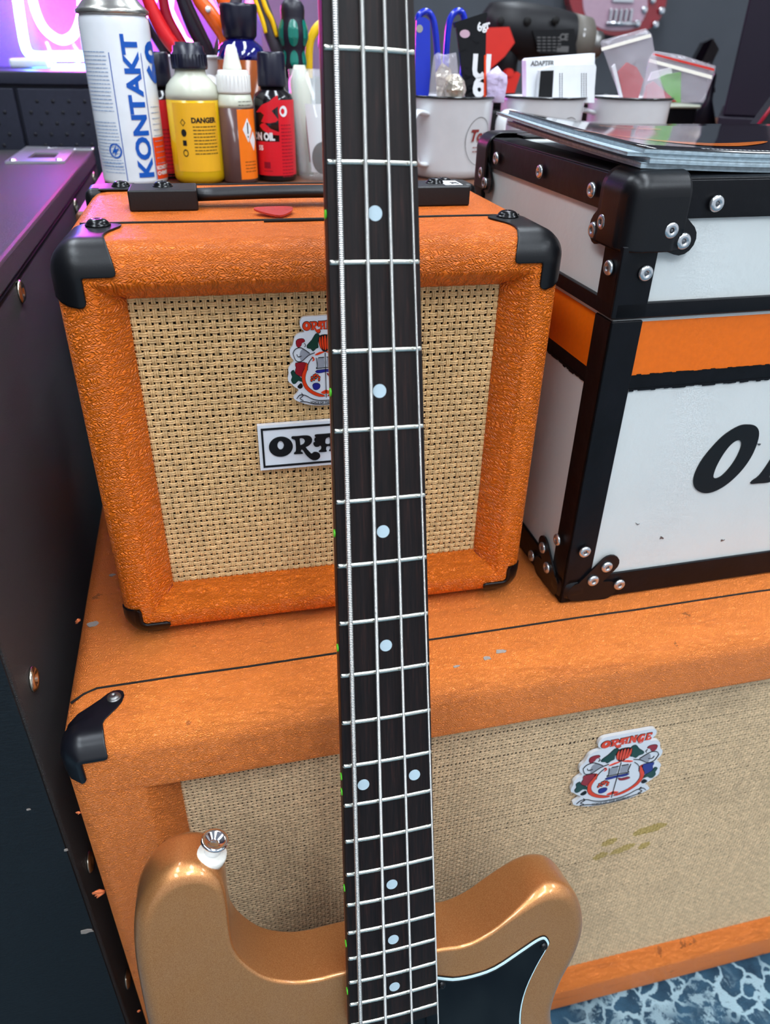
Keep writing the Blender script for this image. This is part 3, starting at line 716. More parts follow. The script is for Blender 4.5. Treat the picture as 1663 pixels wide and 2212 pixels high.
crest(cab, lambda u, v, h: Vector((.4165 + u, .0170 - h, .4310 + v)), .0000905, .0000812, .003)
# chips and torn tufts of the covering
for k, (x, y, z, r, m) in enumerate([(.2874, .0232, C_H, .004, 'scuff'), (.2636, .0196, C_H, .003, 'scuff'), (.300, .0275, C_H, .0045, 'scuff'), (.012, .120, C_H, .0055, 'scuff'), (.020, .180, C_H, .0035, 'scuff')]):
    q = ngon(0, 0, r, r * .55, 9); q = [(a * random.uniform(.5, 1.3), c_ * random.uniform(.5, 1.3)) for a, c_ in q]
    B().prism(q, 0, .0003, lambda a, c_, h: Vector((x + a, y + c_, z + .0001 + h))).build('worn_spot', m, cab)
for k, (y, z, s) in enumerate([(.006, .372, .008), (.008, .46, .003), (.1285, .5280, .0045), (.004, .20, .003)]):
    b = B()
    for j in range(5):
        a = random.uniform(-.6, .6); p0 = Vector((.001, y, z)); p1 = p0 + Vector((-s * random.uniform(.6, 1.1), random.uniform(-.3, .1) * s, s * a)); b.tube([p0, (p0 + p1) / 2 + Vector((0, 0, .0008)), p1], [s * .16, s * .2, s * .06], 5)
    b.build('torn_vinyl_tuft', 'chip_orange', cab)

# ------------------------------------------------------------------ white and orange painted case on the right
W_W, W_H, W_D = .46, .3068, .262
WL = .226
box = thing('painted_equipment_case', 'white box with orange stripe, black metal edging and riveted corners, right of the small amplifier', 'case', (.2467, .4129, .5306), .0086)
def shellbox(z0, z1, name, m, e=.0012):
    return B().box((e, e, z0), (W_W - e, W_D - e, z1)).build(name, m, box)
base = shellbox(.0015, WL - .0006, 'base_panels', 'paint_white')
lid = shellbox(WL + .0006, W_H - .0012, 'lid_panels', 'paint_white')
def band(z0, z1, m, name, e):
    B().box((e, e, z0), (W_W - e, W_D - e, z1)).build(name, m, box)
band(.1868, .2235, 'paint_orange', 'orange_stripe', .0008)
band(.1775, .1870, 'black_trim', 'painted_black_line', .0007)
# ragged lower edge of the paint line
b = B()
for i in range(130):
    x = .0225 + i * .0033; b.box((x, .0003, .1768 - random.random() * .0012), (x + .0033, .0009, .1778)); b.box((x, .0003, .1868), (x + .0033, .0009, .1872 + random.random() * .0008))
for i in range(70):
    y = .0225 + i * .0033; b.box((.0003, y, .1766 - random.random() * .0014), (.0009, y + .0033, .1778))
b.build('ragged_paint_edge', 'black_trim', box)['kind'] = 'stuff'
def angle(p, q, ax, name='edge_trim', wdt=.0215, th=.0014, out=(1, 1)):
    pass
def bar(a, c, r=.0006):
    return B().rbox(a, c, r, 1).build('edge_trim', 'black_trim', box)
t = .0012
tr = []
for (zb, zt, k) in ((.0, .0225, 0), (W_H - .0213, W_H, .030)):
    bar((k, -t, zb), (W_W - k, t, zt)); bar((-t, k, zb), (t, W_D - k, zt)); bar((k, W_D - t, zb), (W_W - k, W_D + t, zt)); bar((W_W - t, k, zb), (W_W + t, W_D - k, zt))
k = .030
bar((k, 0, W_H - .0006), (W_W - k, .0215, W_H + t)); bar((0, k, W_H - .0006), (.0215, W_D - k, W_H + t)); bar((k, W_D - .0215, W_H - .0006), (W_W - k, W_D, W_H + t)); bar((W_W - .0215, k, W_H - .0006), (W_W, W_D - k, W_H + t))
for (zb, zt, e) in ((.0, WL - .001, .0), (WL + .001, W_H - .036, .0012)):
    for x0 in (0, W_W - .0215):
        bar((x0 - (t + e if x0 == 0 else 0), -t - e, zb), (x0 + .0215 + (t + e if x0 else 0), t, zt), .0009)
    for y0 in (0, W_D - .0205):
        bar((-t - e, y0 - (t if y0 == 0 else 0), zb), (t, y0 + .0205 + (t if y0 else 0), zt), .0009); bar((W_W - t, y0, zb), (W_W + t + e, y0 + .0205, zt))
bar((0, -t - .0012, WL + .001), (W_W, t, WL + .0105)); bar((-t - .0012, 0, WL + .001), (t, W_D, WL + .0105))
# heavy ball corners with two-lobed plates
FRT = lambda x, z, h: Vector((x, -.0014 - h, z))
SID = lambda y, z, h: Vector((-.0014 - h, y, z))
def hull_lobes(cs, r):
    pts = []
    for cx_, cy_ in cs: pts += ngon(cx_, cy_, r, r, 16)
    pts = sorted(set((round(a, 6), round(c_, 6)) for a, c_ in pts)); lo = []; up_ = []
    cr = lambda o, a, c_: (a[0] - o[0]) * (c_[1] - o[1]) - (a[1] - o[1]) * (c_[0] - o[0])
    for p in pts:
        while len(lo) > 1 and cr(lo[-2], lo[-1], p) <= 0: lo.pop()
        lo.append(p)
    for p in reversed(pts):
        while len(up_) > 1 and cr(up_[-2], up_[-1], p) <= 0: up_.pop()
        up_.append(p)
    return lo[:-1] + up_[:-1]
for (mirx, miry) in ((0, 0), (0, 1), (1, 0)):
    rows = [('f', .0365, .0425, .0372), ('f', .030, .0435, .0382), ('f', .022, .0435, .0382), ('f', .0130, .0435, .0382)] + [('r', k / 6, .0435, .0382) for k in range(7)] + [('s', y_, .0435, .0382) for y_ in (.0135, .018, .025, .032, .0365)]
    ex = .0042; g = guard(W_W + 2 * ex, W_H + ex, .0125, mirx, 1, rows, 'black_plastic', box, .0004, 'ball_corner', W_D + 2 * ex if miry else None); g.location = (-ex, -ex, 0)
    fx = (lambda v: Vector((W_W - v.x if mirx else v.x, W_D - v.y if miry else v.y, v.z)))
    q = B(); lob = hull_lobes([(.020, W_H - .020), (.0250, W_H - .0290), (.0350, W_H - .0325)], .0095)
    q.prism(lob, 0, .0017, FRT); q.prism(hull_lobes([(.018, W_H - .020), (.0235, W_H - .0240), (.0325, W_H - .0320)], .0095), 0, .0017, SID)
    q.v = [tuple(fx(Vector(v))) for v in q.v]
    q.build('corner_lobes', 'black_plastic', box)['kind'] = 'stuff'
    if not mirx:
        for (u, z) in ((.0257, W_H - .0270), (.0356, W_H - .0336)):
            if not miry: pop_rivet(box, (u, -.0030, z), .0050)
            pop_rivet(box, (-.0030, (W_D - u + .006 if miry else u), z), .0050, (-1, 0, 0))
b = B(); b.rbox((-.0030, -.0030, .0), (.024, .022, .0225), .0085, 4)
lob = hull_lobes([(.012, .010), (.0365, .0080)], .0088); b.prism(lob, 0, .0014, FRT); b.prism(hull_lobes([(.018, .014), (.0345, .0335)], .0085), 0, .0015, FRT)
b.prism(hull_lobes([(.012, .010), (.0385, .0080)], .0088), 0, .0014, SID); b.prism(hull_lobes([(.018, .014), (.0365, .0300)], .0085), 0, .0015, SID)
b.build('bottom_corner_plate', 'black_plastic', box)
for (u, z) in ((.0107, .0492), (.0324, .0318), (.0229, .0201), (.0469, .0125), (.0147, .2551), (.0526, .2940), (.130, .2945), (.215, .2945), (.30, .2945)): pop_rivet(box, (u, -.0030, z), .0048)
for (y, z) in ((.0149, .0502), (.0355, .0289), (.0237, .0174), (.0518, .0098), (.0091, .2561), (.0456, .2952), (.1254, .2956), (.2116, .2945)): pop_rivet(box, (-.0030, y, z), .0048, (-1, 0, 0))
# big painted word on the front
b = B(); face = lambda x, z, h: Vector((x, .0011 - h, z))
GO, GOh = GL['O']
def shp(L, ox, oz, cap, sh, wx): return [(ox + (a * wx + sh * c_) * cap, oz + c_ * cap) for a, c_ in L]
b.prism(smooth_poly([(.0920, .1040), (.0935, .0960), (.0985, .0900), (.1065, .0868), (.1150, .0880), (.1240, .0935), (.1320, .1030), (.1368, .1135), (.1385, .1240), (.1375, .1340), (.1330, .1400), (.1260, .1420), (.1180, .1415), (.1075, .1350), (.0990, .1240), (.0940, .1140)], 4), .0, .0008, face,
        [smooth_poly([(.1085, .1045), (.1090, .1005), (.1120, .0990), (.1165, .1010), (.1215, .1080), (.1245, .1160), (.1255, .1240), (.1240, .1285), (.1205, .1300), (.1160, .1270), (.1120, .1200), (.1092, .1110)], 4)])
OX = .1185
for ch in 'RANGE':
    p, hs = GL[ch]; b.prism(shp(p, OX, .0900, .0480, .36, .92), 0, .0008, face, [shp(q, OX, .0900, .0480, .36, .92) for q in hs])
b.build('painted_lettering', 'ink', box)
b = B()
for k in range(8):
    x, z = random.uniform(.03, .19), random.uniform(.03, .17); q = ngon(0, 0, .0018, .0005, 6, random.random()); b.prism([(x + a, z + c_ + a * random.uniform(-1, 1)) for a, c_ in q], 0, .0004, face)
b.build('paint_nicks', 'metalgrey', box)

# ------------------------------------------------------------------ black flight case on the left
K_D, K_H, K_W = .884, .7697, .62
fc = thing('flight_case', 'tall black carpet-covered flight case with riveted sides, left of the orange cabinet', 'case', (-.135, .3589, 0), 0)
b = B(); b.rbox((-K_W, 0, .004), (0, K_D, K_H - .0215), .003, 2); b.build('case_body', 'carpet_black', fc)
b = B(); b.rbox((-K_W, 0, K_H - .0195), (0, K_D, K_H), .003, 2); b.build('lid', 'carpet_black', fc)
B().box((-K_W + .002, -.0016, .006), (-.002, .0015, K_H - .024)).build('front_panel', 'case_front', fc)
B().box((-.0025, .002, K_H - .0215), (.0006, K_D - .002, K_H - .0195)).build('lid_seam', 'black_trim', fc)
for (y, z) in ((.244, -.0299), (.0303, -.2201), (.0267, -.4113), (.0264, -.5873), (.60, -.0299), (.82, -.0299)):
    q = Vector((0, 0, 1)).rotation_difference(Vector((1, 0, 0))).to_matrix().to_4x4()
    B().lathe([(.0085, 0), (.0085, .0012), (.0065, .0028), (.0035, .0024), (.003, .0006)], (0, 0, 0), 18, q).build('rivet', 'brass', fc, Vector((0, y, K_H + z)))
ZT = lambda x, y, h: Vector((x, y, K_H + h))
b = B(); b.prism([(-.090, .728), (-.020, .728), (-.024, .885), (-.092, .90)], .0002, .0030, ZT, [[(-.070, .762), (-.036, .762), (-.038, .82), (-.070, .825)]]); dish = b.build('recessed_dish', 'dish_metal', fc)
B().prism([(-.070, .762), (-.036, .762), (-.038, .82), (-.070, .825)], .0001, .0006, ZT).build('dish_hole', 'dark', dish)
for (x, y) in ((-.082, .737), (-.028, .737)): dome_screw(dish, (x, y, K_H + .003), .004, m='chrome')
b = B(); b.rbox((-.062, K_D - .012, K_H - .004), (.002, K_D + .002, K_H + .004), .003, 2); b.build('rear_edge_clip', 'chrome', fc)
for (px_, py_, sz) in ((120, 1713, 7), (188, 2011, 9), (145, 1835, 4), (62, 1748, 2.5)):
    q = at(px_, py_, .3572) - fc.location
    B().prism([(q.x + a_ * sz * .00052, q.z + c_ * sz * .0003) for a_, c_ in ((-1, -.6), (-.3, -1), (.4, -.5), (1, -.7), (.8, .5), (.1, 1), (-.9, .8))], 0, .0005, lambda a_, c_, h: Vector((min(a_, -.0005), -.0017 - h, c_))).build('torn_spot', 'scuff', fc)

# ------------------------------------------------------------------ bass guitar
NW = Vector((.9995, .0135, -.0296)).normalized(); ND = Vector((-.0245, -.2858, -.958)).normalized(); NW = (NW - ND * NW.dot(ND)).normalized()
NY = (-ND).cross(NW).normalized()
S_END = .976
NO = Vector((.0829, .39, .9441)) + ND * S_END
bass = thing('bass_guitar', 'four-string bass guitar with metallic gold body and dark fretboard, in front of the orange amplifiers', 'guitar',
             mtx=Matrix(((NW.x, NY.x, -ND.x, NO.x), (NW.y, NY.y, -ND.y, NO.y), (NW.z, NY.z, -ND.z, NO.z), (0, 0, 0, 1))))
bn = lambda s, t, n: Vector((t, -n, S_END - s))           # along the neck, across it, towards the player
hwid = lambda s: (.0399 + .03 * s) / 2 + .0003
TOPN, THK = -.0110, .042
out = [(.58, -.1485, 12), (.53, -.151, 12), (.50, -.1495, 12), (.484, -.1450, 13), (.4705, -.1355, 13), (.4640, -.1225, 13), (.4655, -.1095, 12), (.4740, -.0995, 9), (.488, -.0962, 6), (.517, -.0958, 4), (.530, -.0930, 3.2), (.5425, -.0855, 3), (.553, -.0750, 3), (.5600, -.0600, 3), (.5622, -.0450, 3), (.5615, -.0300, 3),
       (.5612, .0300, 3), (.5630, .0500, 3), (.5590, .0660, 3), (.5510, .0800, 3.5), (.5430, .0920, 6), (.5360, .1030, 10), (.5335, .1130, 12), (.5370, .1250, 12), (.5475, .1340, 12), (.5620, .1390, 12), (.5780, .1400, 12), (.5970, .1350, 12), (.6160, .1260, 12), (.6350, .1200, 12), (.6510, .1195, 12), (.6680, .1240, 12),
       (.70, .133, 12), (.75, .154, 12), (.80, .166, 12), (.85, .168, 12), (.90, .158, 12), (.935, .138, 12), (.960, .105, 12), (.972, .06, 12), (.976, .01, 12), (.975, -.045, 12), (.968, -.09, 12), (.95, -.132, 12), (.92, -.154, 12), (.88, -.162, 12), (.83, -.158, 12), (.78, -.147, 12), (.74, -.139, 12), (.70, -.137, 12), (.66, -.140, 12), (.62, -.145, 12)]
sm = smooth_poly([(a, c_, r / 1000) for a, c_, r in out], 5)
area = sum(sm[i - 1][0] * sm[i][1] - sm[i][0] * sm[i - 1][1] for i in range(len(sm)))
sgn = -1 if area > 0 else 1                              # inward direction
rings = []; nseg = 7
def ring_at(fr_, depth_from_top, back=False):
    pass
for face_ in (0, 1):
    rr = []
    for j in range(nseg + 1):
        g = math.radians(90 * j / nseg)
        kf = .75 if face_ == 0 else 1.0
        ins = offset(sm, lambda p: sgn * p[2] * kf * (1 - math.sin(g)))
        rr.append([bn(a, c_, (TOPN - kf * sm[i][2] * (1 - math.cos(g))) if face_ == 0 else (TOPN - THK + sm[i][2] * (1 - math.cos(g)))) for i, (a, c_) in enumerate(ins)])
    rings += rr if face_ == 0 else rr[::-1]
b = B(); b.grid(rings, closed_v=True)
for rg in (rings[0], rings[-1]):
    tri = tessellate_polygon([[Vector((q.x, q.z, 0)) for q in rg]]); b.add(rg, tri)
bodyo = b.build('body', 'gold', bass)
# neck and fretboard
b = B(); P = []
for s in [i * .02 for i in range(0, 31)]:
    hw = hwid(s); dp = .020 if s < .5 else .020 + (s - .5) * .03
    row = [bn(s, hw * math.cos(math.radians(a)), -.0058 - dp * (math.sin(math.radians(a)) ** .7 if 0 < a < 180 else 0)) for a in range(0, 181, 15)]
    P.append(row)
b.grid(P); b.grid([[r[0] for r in P], [r[-1] for r in P]])
b.box(tuple(bn(.600, -.0288, -.030)), tuple(bn(.48, .0288, -.0058))) if False else None
b.build('neck', 'maple', bass)
b = B(); P = []
for s in [0, .1, .2, .3, .4, .5, .5985, .6000]:
    hw = hwid(s) - (.0006 if s == .6 else 0)
    P.append([bn(s, t_ * hw, n_) for t_, n_ in ((-1, -.0060), (-1, -.0009), (-.985, -.0002), (-.5, .0006), (0, .0009), (.5, .0006), (.985, -.0002), (1, -.0009), (1, -.0060))])
b.grid(P, smooth=False); b.add(P[-1], [tuple(range(9))]); b.add(P[0], [tuple(range(9))]); b.build('fretboard', 'rosewood', bass)
for n_ in range(1, 21):
    s = .8636 * (1 - 2 ** (-n_ / 12)); hw = hwid(s) - .0002; P = []
    for t_ in (-1, -.965, -.8, -.4, 0, .4, .8, .965, 1):
        crown = .0009 * (1 - t_ * t_); e = .25 if abs(t_) == 1 else 1
        P.append([bn(s + .00125 * math.cos(math.radians(a)) * (.8 if abs(t_) == 1 else 1), t_ * hw, crown - .0004 + .0012 * math.sin(math.radians(a)) * e) for a in range(0, 181, 30)])
    b = B(); b.grid(P); b.add(P[0], [tuple(range(7))]); b.add(P[-1], [tuple(range(7))]); b.build('fret', 'nickel', bass)
for (s, t_) in ((.1159, .0003), (.1978, .0003), (.2703, .0003), (.335, .0003), (.4193, -.0149), (.4188, .0153), (.4912, .0003), (.532, .0003), (.5685, .0003)):
    B().prism(ngon(0, 0, .0034, .0034, 24), 0, .00025, lambda a, c_, h: bn(s + a, t_ + c_, .0007 + h)).build('position_dot', 'marker', bass)
for s in (.1159, .1978, .2703, .335, .4150, .4250, .4912, .532, .5685):
    o = B().prism(ngon(0, 0, .0021, .0021, 14), 0, .0005, lambda a, c_, h: bn(s + a, -hwid(s) - h, -.0042 + c_)).build('side_dot', 'green_dot', bass)
for k, (t0, t1, r, m) in enumerate(((-.0152, -.0272, .00128, 'string_thick'), (-.0036, -.0092, .00098, 'string_fine'), (.0060, .0112, .00082, 'string_fine'), (.0155, .0322, .00055, 'string_fine'))):
    pts = [bn(s, t0 + (t1 - t0) * s / .8636, .0022 + .0035 * s / .6 + r) for s in [i * .0432 for i in range(0, 21)]]
    B().tube(pts, r, 10).build('string', m, bass)
b = B(); b.rbox((-.0200, -.0035, S_END - .001), (.0200, .0065, S_END + .0045), .0008, 1); b.build('nut', 'felt', bass)
# headstock with four tuners (above the picture)
hs = smooth_poly([(0, -.020), (-.03, -.030), (-.08, -.036), (-.14, -.034), (-.19, -.028), (-.21, -.008), (-.20, .02), (-.17, .038), (-.12, .044), (-.06, .046), (-.03, .036), (0, .020)], 3)
B().prism(hs, -.022, -.008, lambda a, c_, h: bn(a, c_, h)).build('headstock', 'maple', bass)
for i in range(4):
    s = -.045 - i * .042; b = B(); q = Vector((0, 0, 1)).rotation_difference(Vector((0, -1, 0))).to_matrix().to_4x4()
    b.lathe([(.0065, 0), (.0065, .006), (.0045, .008), (.0045, .014)], bn(s, -.012, -.008), 14, q); b.tube([bn(s, -.03, -.015), bn(s, -.052, -.015)], .003, 8); b.tube([bn(s, -.052, -.015), bn(s, -.066, -.015)], [.006, .0085], 10, (1, .35)); b.build('tuner', 'chrome', bass)
# pickguard: black face, pale ply, dark edge
pgl = [(.5815, .0285), (.5855, .0430), (.5868, .0560), (.5848, .0720), (.5760, .0900), (.5700, .1020), (.5695, .1085), (.5745, .1118), (.5790, .1110), (.5920, .1040), (.6100, .0965), (.6290, .0930), (.6500, .0940), (.68, .100), (.72, .110), (.76, .108), (.79, .09), (.80, .05), (.79, .0), (.76, -.06), (.71, -.09), (.67, -.08), (.645, -.045), (.640, -.030), (.605, -.0285), (.603, .0), (.6025, .0285)]
pg0 = smooth_poly([(a, c_, 0) for a, c_ in pgl], 3); ar = sum(pg0[i - 1][0] * pg0[i][1] - pg0[i][0] * pg0[i - 1][1] for i in range(len(pg0))); sg = -1 if ar > 0 else 1
for m, ins, h0, h1, nm in (('pickguard', 0, 0, .0006, 'pickguard_base'), ('white_ply', .0007, .0006, .0013, 'pickguard_white_ply'), ('pickguard', .0022, .0013, .0022, 'pickguard_face')):
    B().prism(offset(pg0, lambda p: sg * ins), TOPN + h0, TOPN + h1, lambda a, c_, h: bn(a, c_, h)).build(nm, m, bass)
for (s, t_) in ((.5765, .1070), (.5880, .0345), (.66, .0985), (.74, .104), (.72, -.085)):
    dome_screw(bass, bn(s, t_, TOPN + .0022), .0026, (0, -1, 0), 'screw')
for (s0, t0, t1) in ((.700, -.046, .006), (.722, -.006, .046)):
    b = B(); b.rbox(tuple(bn(s0 + .024, t0, TOPN)), tuple(bn(s0, t1, -.002)), .002, 2) if False else b.box((t0, -(-.001), S_END - s0 - .024), (t1, .011, S_END - s0)); b.build('pickup', 'black_plastic', bass)
b = B(); b.box((-.040, .0015, S_END - .905), (.040, .0115, S_END - .845)); b.build('bridge', 'chrome', bass)
# strap button at the upper horn
PB = bn(.4695, -.1030, -.0255); ax = Vector((.22, -.20, .95)).normalized(); q = Vector((0, 0, 1)).rotation_difference(ax).to_matrix().to_4x4()
b = B(); b.lathe([(.0078, -.003), (.0088, .0012), (.0086, .0040), (.0060, .0050)], PB, 24, q); b.build('felt_washer', 'felt', bass)
b = B(); b.lathe([(.0052, .003), (.0048, .006), (.0044, .0085), (.0050, .0105), (.0078, .0125), (.0082, .0140), (.0076, .0150), (.0058, .0146), (.0030, .0120), (.0022, .0118)], PB, 28, q); b.build('strap_button', 'chrome', bass)
b = B(); b.lathe([(.0016, 0), (.0016, .0004), (.0006, .0001)], bn(.4665, -.1215, -.0300), 10, q); b.build('screw_hole', 'rivet_dark', bass)

# ------------------------------------------------------------------ pick on the amplifier, magazines
def amp_w(x, y, z):
    v = Matrix.Rotation(-.017, 4, 'Z') @ Vector((x, y, z)); return v + amp.location
b = B(); tri = smooth_poly([(-.0125, .008), (0, .0105), (.0125, .008), (.010, -.004), (0, -.0155), (-.010, -.004)], 4)
po = B().prism([(a * .98, c_ * .78) for a, c_ in tri], 0, .0011).build('guitar_pick', 'pick_red')
po.location = amp_w(.1290, .076, A_H + .0022); po.rotation_euler = (.10, .02, .15)
tag(po, 'red translucent guitar pick lying on top of the small orange amplifier', 'guitar pick')

def box_w(x, y, z):
    return box.matrix_basis @ Vector((x, y, z))
box.matrix_basis  # location and yaw set above
def magazine(name, u0, v0, wd, dp, zb, th, curl, m, label, yaw=0, sw=None):
    """a soft booklet: cover above a wad of pages, both following one gentle bend"""
    root = thing(name, label, 'magazine', box_w(u0, v0, zb), .0086 + yaw)
    nu, nv = 24, 10
    hgt = lambda a, c_: .0038 * max(0, 1 - (a + u0) / .10) ** 1.3 + curl * max(0, 1 - (a + u0) / .12) ** 1.6 * ((c_ + v0) / dp) ** 1.5
    def slab(z0, z1, ins, nm, mm):
        T = [[Vector((ins + (wd - 2 * ins) * i / nu, ins + (dp - 2 * ins) * j / nv, z1 + hgt(wd * i / nu, dp * j / nv))) for j in range(nv + 1)] for i in range(nu + 1)]
        U = [[p - Vector((0, 0, z1 - z0)) for p in r] for r in T]
        b = B(); b.grid(T, flip=True); b.grid(U)
        for a_, c_ in (([r[0] for r in T], [r[0] for r in U]), ([r[-1] for r in T], [r[-1] for r in U]), (T[0], U[0]), (T[-1], U[-1])): b.grid([a_, c_], smooth=False)
        return b.build(nm, mm, root)
    k = max(2, int(th / .0009))
    for i in range(k): slab(th * i / k, th * (i + 1) / k - .00005, .0003 + .00025 * ((i * 7) % 3), 'page_wad', 'paper_edge' if i % 2 else 'page_grey')
    cv = slab(th, th + .0004, .0002, 'cover', m)
    fr = lambda a, c_, h: Vector((a, c_, th + .0004 + hgt(a, c_) + h))
    return root, cv, fr
CL = .0062
magazine('magazine', .006, .010, .297, .210, W_H + .0016, .0026, CL, 'page_grey', 'lowest magazine of the stack on the white case, showing only pale page edges')
magazine('magazine', .010, .0080, .297, .210, W_H + .00465, .0026, CL, 'page_grey', 'second magazine from the bottom, between page stacks on the white case')
magazine('magazine', -.004, .010, .297, .210, W_H + .0077, .0016, CL, 'page_grey', 'third magazine up on the white case, its left edge sticking out furthest')
r_, cv, frm = magazine('magazine', .006, .009, .297, .210, W_H + .00975, .0022, CL, 'gloss_black', 'top magazine with glossy black cover and an orange swoosh')
sw = [(.000, .0855), (.022, .0630), (.044, .0425), (.062, .0325), (.088, .0365), (.115, .0500), (.1315, .0635), (.128, .0660), (.108, .0590), (.085, .0530), (.066, .0505), (.040, .0560), (.020, .0700), (.002, .0870)]
b = B(); vs, fs = poly2d(smooth_poly(sw, 3)); put_flat(b, vs, fs, frm, .0003, .01); b.build('orange_swoosh', 'orange_print', cv)
b = B(); vs, fs = text2d('ORANGE', .013, .0004, .4); put_flat(b, [(a * 1.0 + .050, c_ + .150) for a, c_ in vs], fs, frm, .0003, .01); b.build('cover_title', 'orange_print', cv)
b = B()
for (x0, n_) in ((.045, 16), (.150, 26)):
    for i in range(n_): vs, fs = poly2d([(x0 + i * .0032, .010), (x0 + i * .0032 + .0022, .010), (x0 + i * .0032 + .0022, .0122), (x0 + i * .0032, .0122)]); put_flat(b, vs, fs, frm, .0003)
b.build('cover_small_print', 'white_print', cv)

# ------------------------------------------------------------------ workbench, toolbox, neon
BZ = .778
wb = thing('workbench', 'brown wooden workbench top behind the amplifiers, carrying bottles and enamel mugs', 'workbench', (0, 0, 0))
B().rbox((-.10, .70, BZ - .03), (1.7, 1.78, BZ), .003, 1).build('worktop', 'bench', wb)
TBZ = .70
sb = thing('side_bench', 'lower brown bench at the left under the tool cabinet, behind the flight case', 'bench', (0, 0, 0))
B().rbox((-1.5, 1.27, TBZ - .03), (-.106, 1.78, TBZ), .003, 1).build('worktop', 'bench', sb)
for (x, y) in ((-.06, .76), (1.62, .76), (-.06, 1.70), (1.62, 1.70), (-1.44, 1.32), (-1.44, 1.70)): B().rbox((x - .03, y - .03, 0), (x + .03, y + .03, (BZ if x > -1 else TBZ) - .03), .003, 1).build('leg', 'panel_dark', wb if x > -1 else sb)
pb = tag(B().box((-1.5, 1.80, .3), (.30, 1.83, 1.9)).build('glow_board', 'glow_board_tone'), 'board added behind the bench at the left to catch the neon glow', 'board')  # made-up board that picks up the glow behind the neon
B().box((-1.46, 1.802, .0), (-1.40, 1.828, .3)).build('post', 'panel_dark', pb); B().box((.20, 1.802, .0), (.26, 1.828, .3)).build('post', 'panel_dark', pb)
TY = 1.32
tb0 = at(100, 157, TY); TX1 = min(-.108, at(330, 157, TY).x); TX0 = at(-260, 157, TY).x
tool = thing('toolbox', 'dark blue-grey metal tool cabinet with perforated drawer fronts, under the neon sign', 'toolbox', (0, TY, TBZ + .0006))
TH = tb0.z - TBZ
B().rbox((TX0, .006, 0), (TX1, .30, TH), .003, 1).build('cabinet_body', 'toolbox', tool)
B().rbox((TX0 - .003, -.004, TH - .016), (TX1 + .003, .30, TH + .001), .002, 1).build('top_lip', 'toolbox', tool)
seam = at(42, 240, TY).x
for (a, c_) in ((TX0 + .004, seam - .002), (seam + .002, TX1 - .004)):
    d = B().rbox((a, -.002, .006), (c_, .008, TH - .020), .002, 1).build('drawer_front', 'toolbox', tool)
    pf = B(); nrow = 6
    for j in range(nrow):
        for i in range(int((c_ - a) / .022)):
            x = a + .014 + i * .022 + (j % 2) * .011
            if x < c_ - .008: pf.lathe([(.0026, 0), (.0026, .0006)], (x, -.0022, .018 + j * (TH - .075) / nrow + .035), 8, Matrix.Rotation(math.pi / 2, 4, 'X'))
    pf.build('perforation', 'toolbox_hole', d)['kind'] = 'stuff'
NYY = 1.50
neon = thing('neon_sign', 'glowing blue and pink neon sign standing on the tool cabinet', 'neon sign', tuple(at(110, 157, NYY).xy) + (TBZ + TH + .0015,))
iv = neon.location
def ntube(pts, r, m, y=NYY, nm='neon_tube'):
    q = smooth_poly([tuple(at(a, c_, y) - iv) for a, c_ in pts], 4, False); return B().tube(q, r, 10).build(nm, m, neon)
ntube([(22, -130), (30, -60), (38, 0), (46, 55), (54, 98), (64, 116), (85, 122), (130, 121), (200, 121), (260, 121), (330, 121)], .0072, 'neon_blue')
ntube([(100, -150), (78, -90), (68, -30), (73, 10), (88, 50), (108, 74), (134, 87), (158, 76), (172, 46), (176, 10), (172, -40), (160, -100)], .0068, 'neon_pink')
ntube([(205, -150), (195, -60), (205, 20), (230, 80), (262, 90), (300, 60), (330, 0), (345, -80)], .0068, 'neon_pink', NYY + .01)  # tube added out of sight behind the can for more pink glow
ntube([(385, -120), (372, -40), (366, 10), (368, 26), (385, 60), (400, 88), (425, 100)], .0066, 'neon_pink', NYY + .02)
ntube([(430, -100), (445, -20), (470, 30), (500, 60), (530, 40), (545, -40)], .0062, 'added_neon_red', NYY + .05)  # another added tube, hidden behind the pliers to strengthen the glow
ntube([(112, 145), (150, 145), (190, 145)], .0040, 'neon_blue')
ntube([(100, 90), (112, 118), (120, 142)], .0022, 'can_white', nm='cable'); ntube([(158, 95), (172, 118), (170, 134), (162, 143)], .0022, 'can_white', nm='cable')
p0 = at(28, 154, NYY - .02) - iv; p1 = at(105, 127, NYY - .02) - iv
B().rbox((p0.x, p0.y - .02, .0), (p1.x, p0.y + .035, p1.z), .004, 2).build('clear_block_foot', 'milky', neon)
p2 = at(420, 130, NYY) - iv
B().rbox((p2.x - .01, p2.y - .02, -TH - .001), (p2.x + .02, p2.y + .035, p2.z), .004, 2).build('clear_block_foot', 'milky', neon) if False else None
B().box((p0.x - .03, .040, .0), (at(560, 100, 1.60).x - iv.x, .044, .30)).build('backing_sheet', 'acrylic', neon)

# ------------------------------------------------------------------ bottles
def base_at(px, py, r):
    rr = FW + RT * ((px - 831.5) / F_PX) - UP * ((py - 1106) / F_PX); p = CAM + rr * ((BZ - CAM.z) / rr.z)
    d = Vector((rr.x, rr.y, 0)).normalized(); return Vector((p.x + d.x * r, p.y + d.y * r, BZ + .0003))
def zpx(py, p, px): return at(px, py, p.y).z - BZ
def cyl_fr(c, r, ang0):
    """wrap x (metres round the surface) and z onto a cylinder, x = 0 at ang0"""
    return lambda x, z, h: Vector((math.cos(ang0 + x / r) * (r + h), math.sin(ang0 + x / r) * (r + h), z))
def face_ang(c):                                       # direction from a bottle to the camera
    return math.atan2(CAM.y - c.y, CAM.x - c.x)
def lbl(b, fr, x0, x1, z0, z1, h=.0002):
    vs, fs = poly2d([(x0, z0), (x1, z0), (x1, z1), (x0, z1)]); put_flat(b, vs, fs, fr, h, .004)
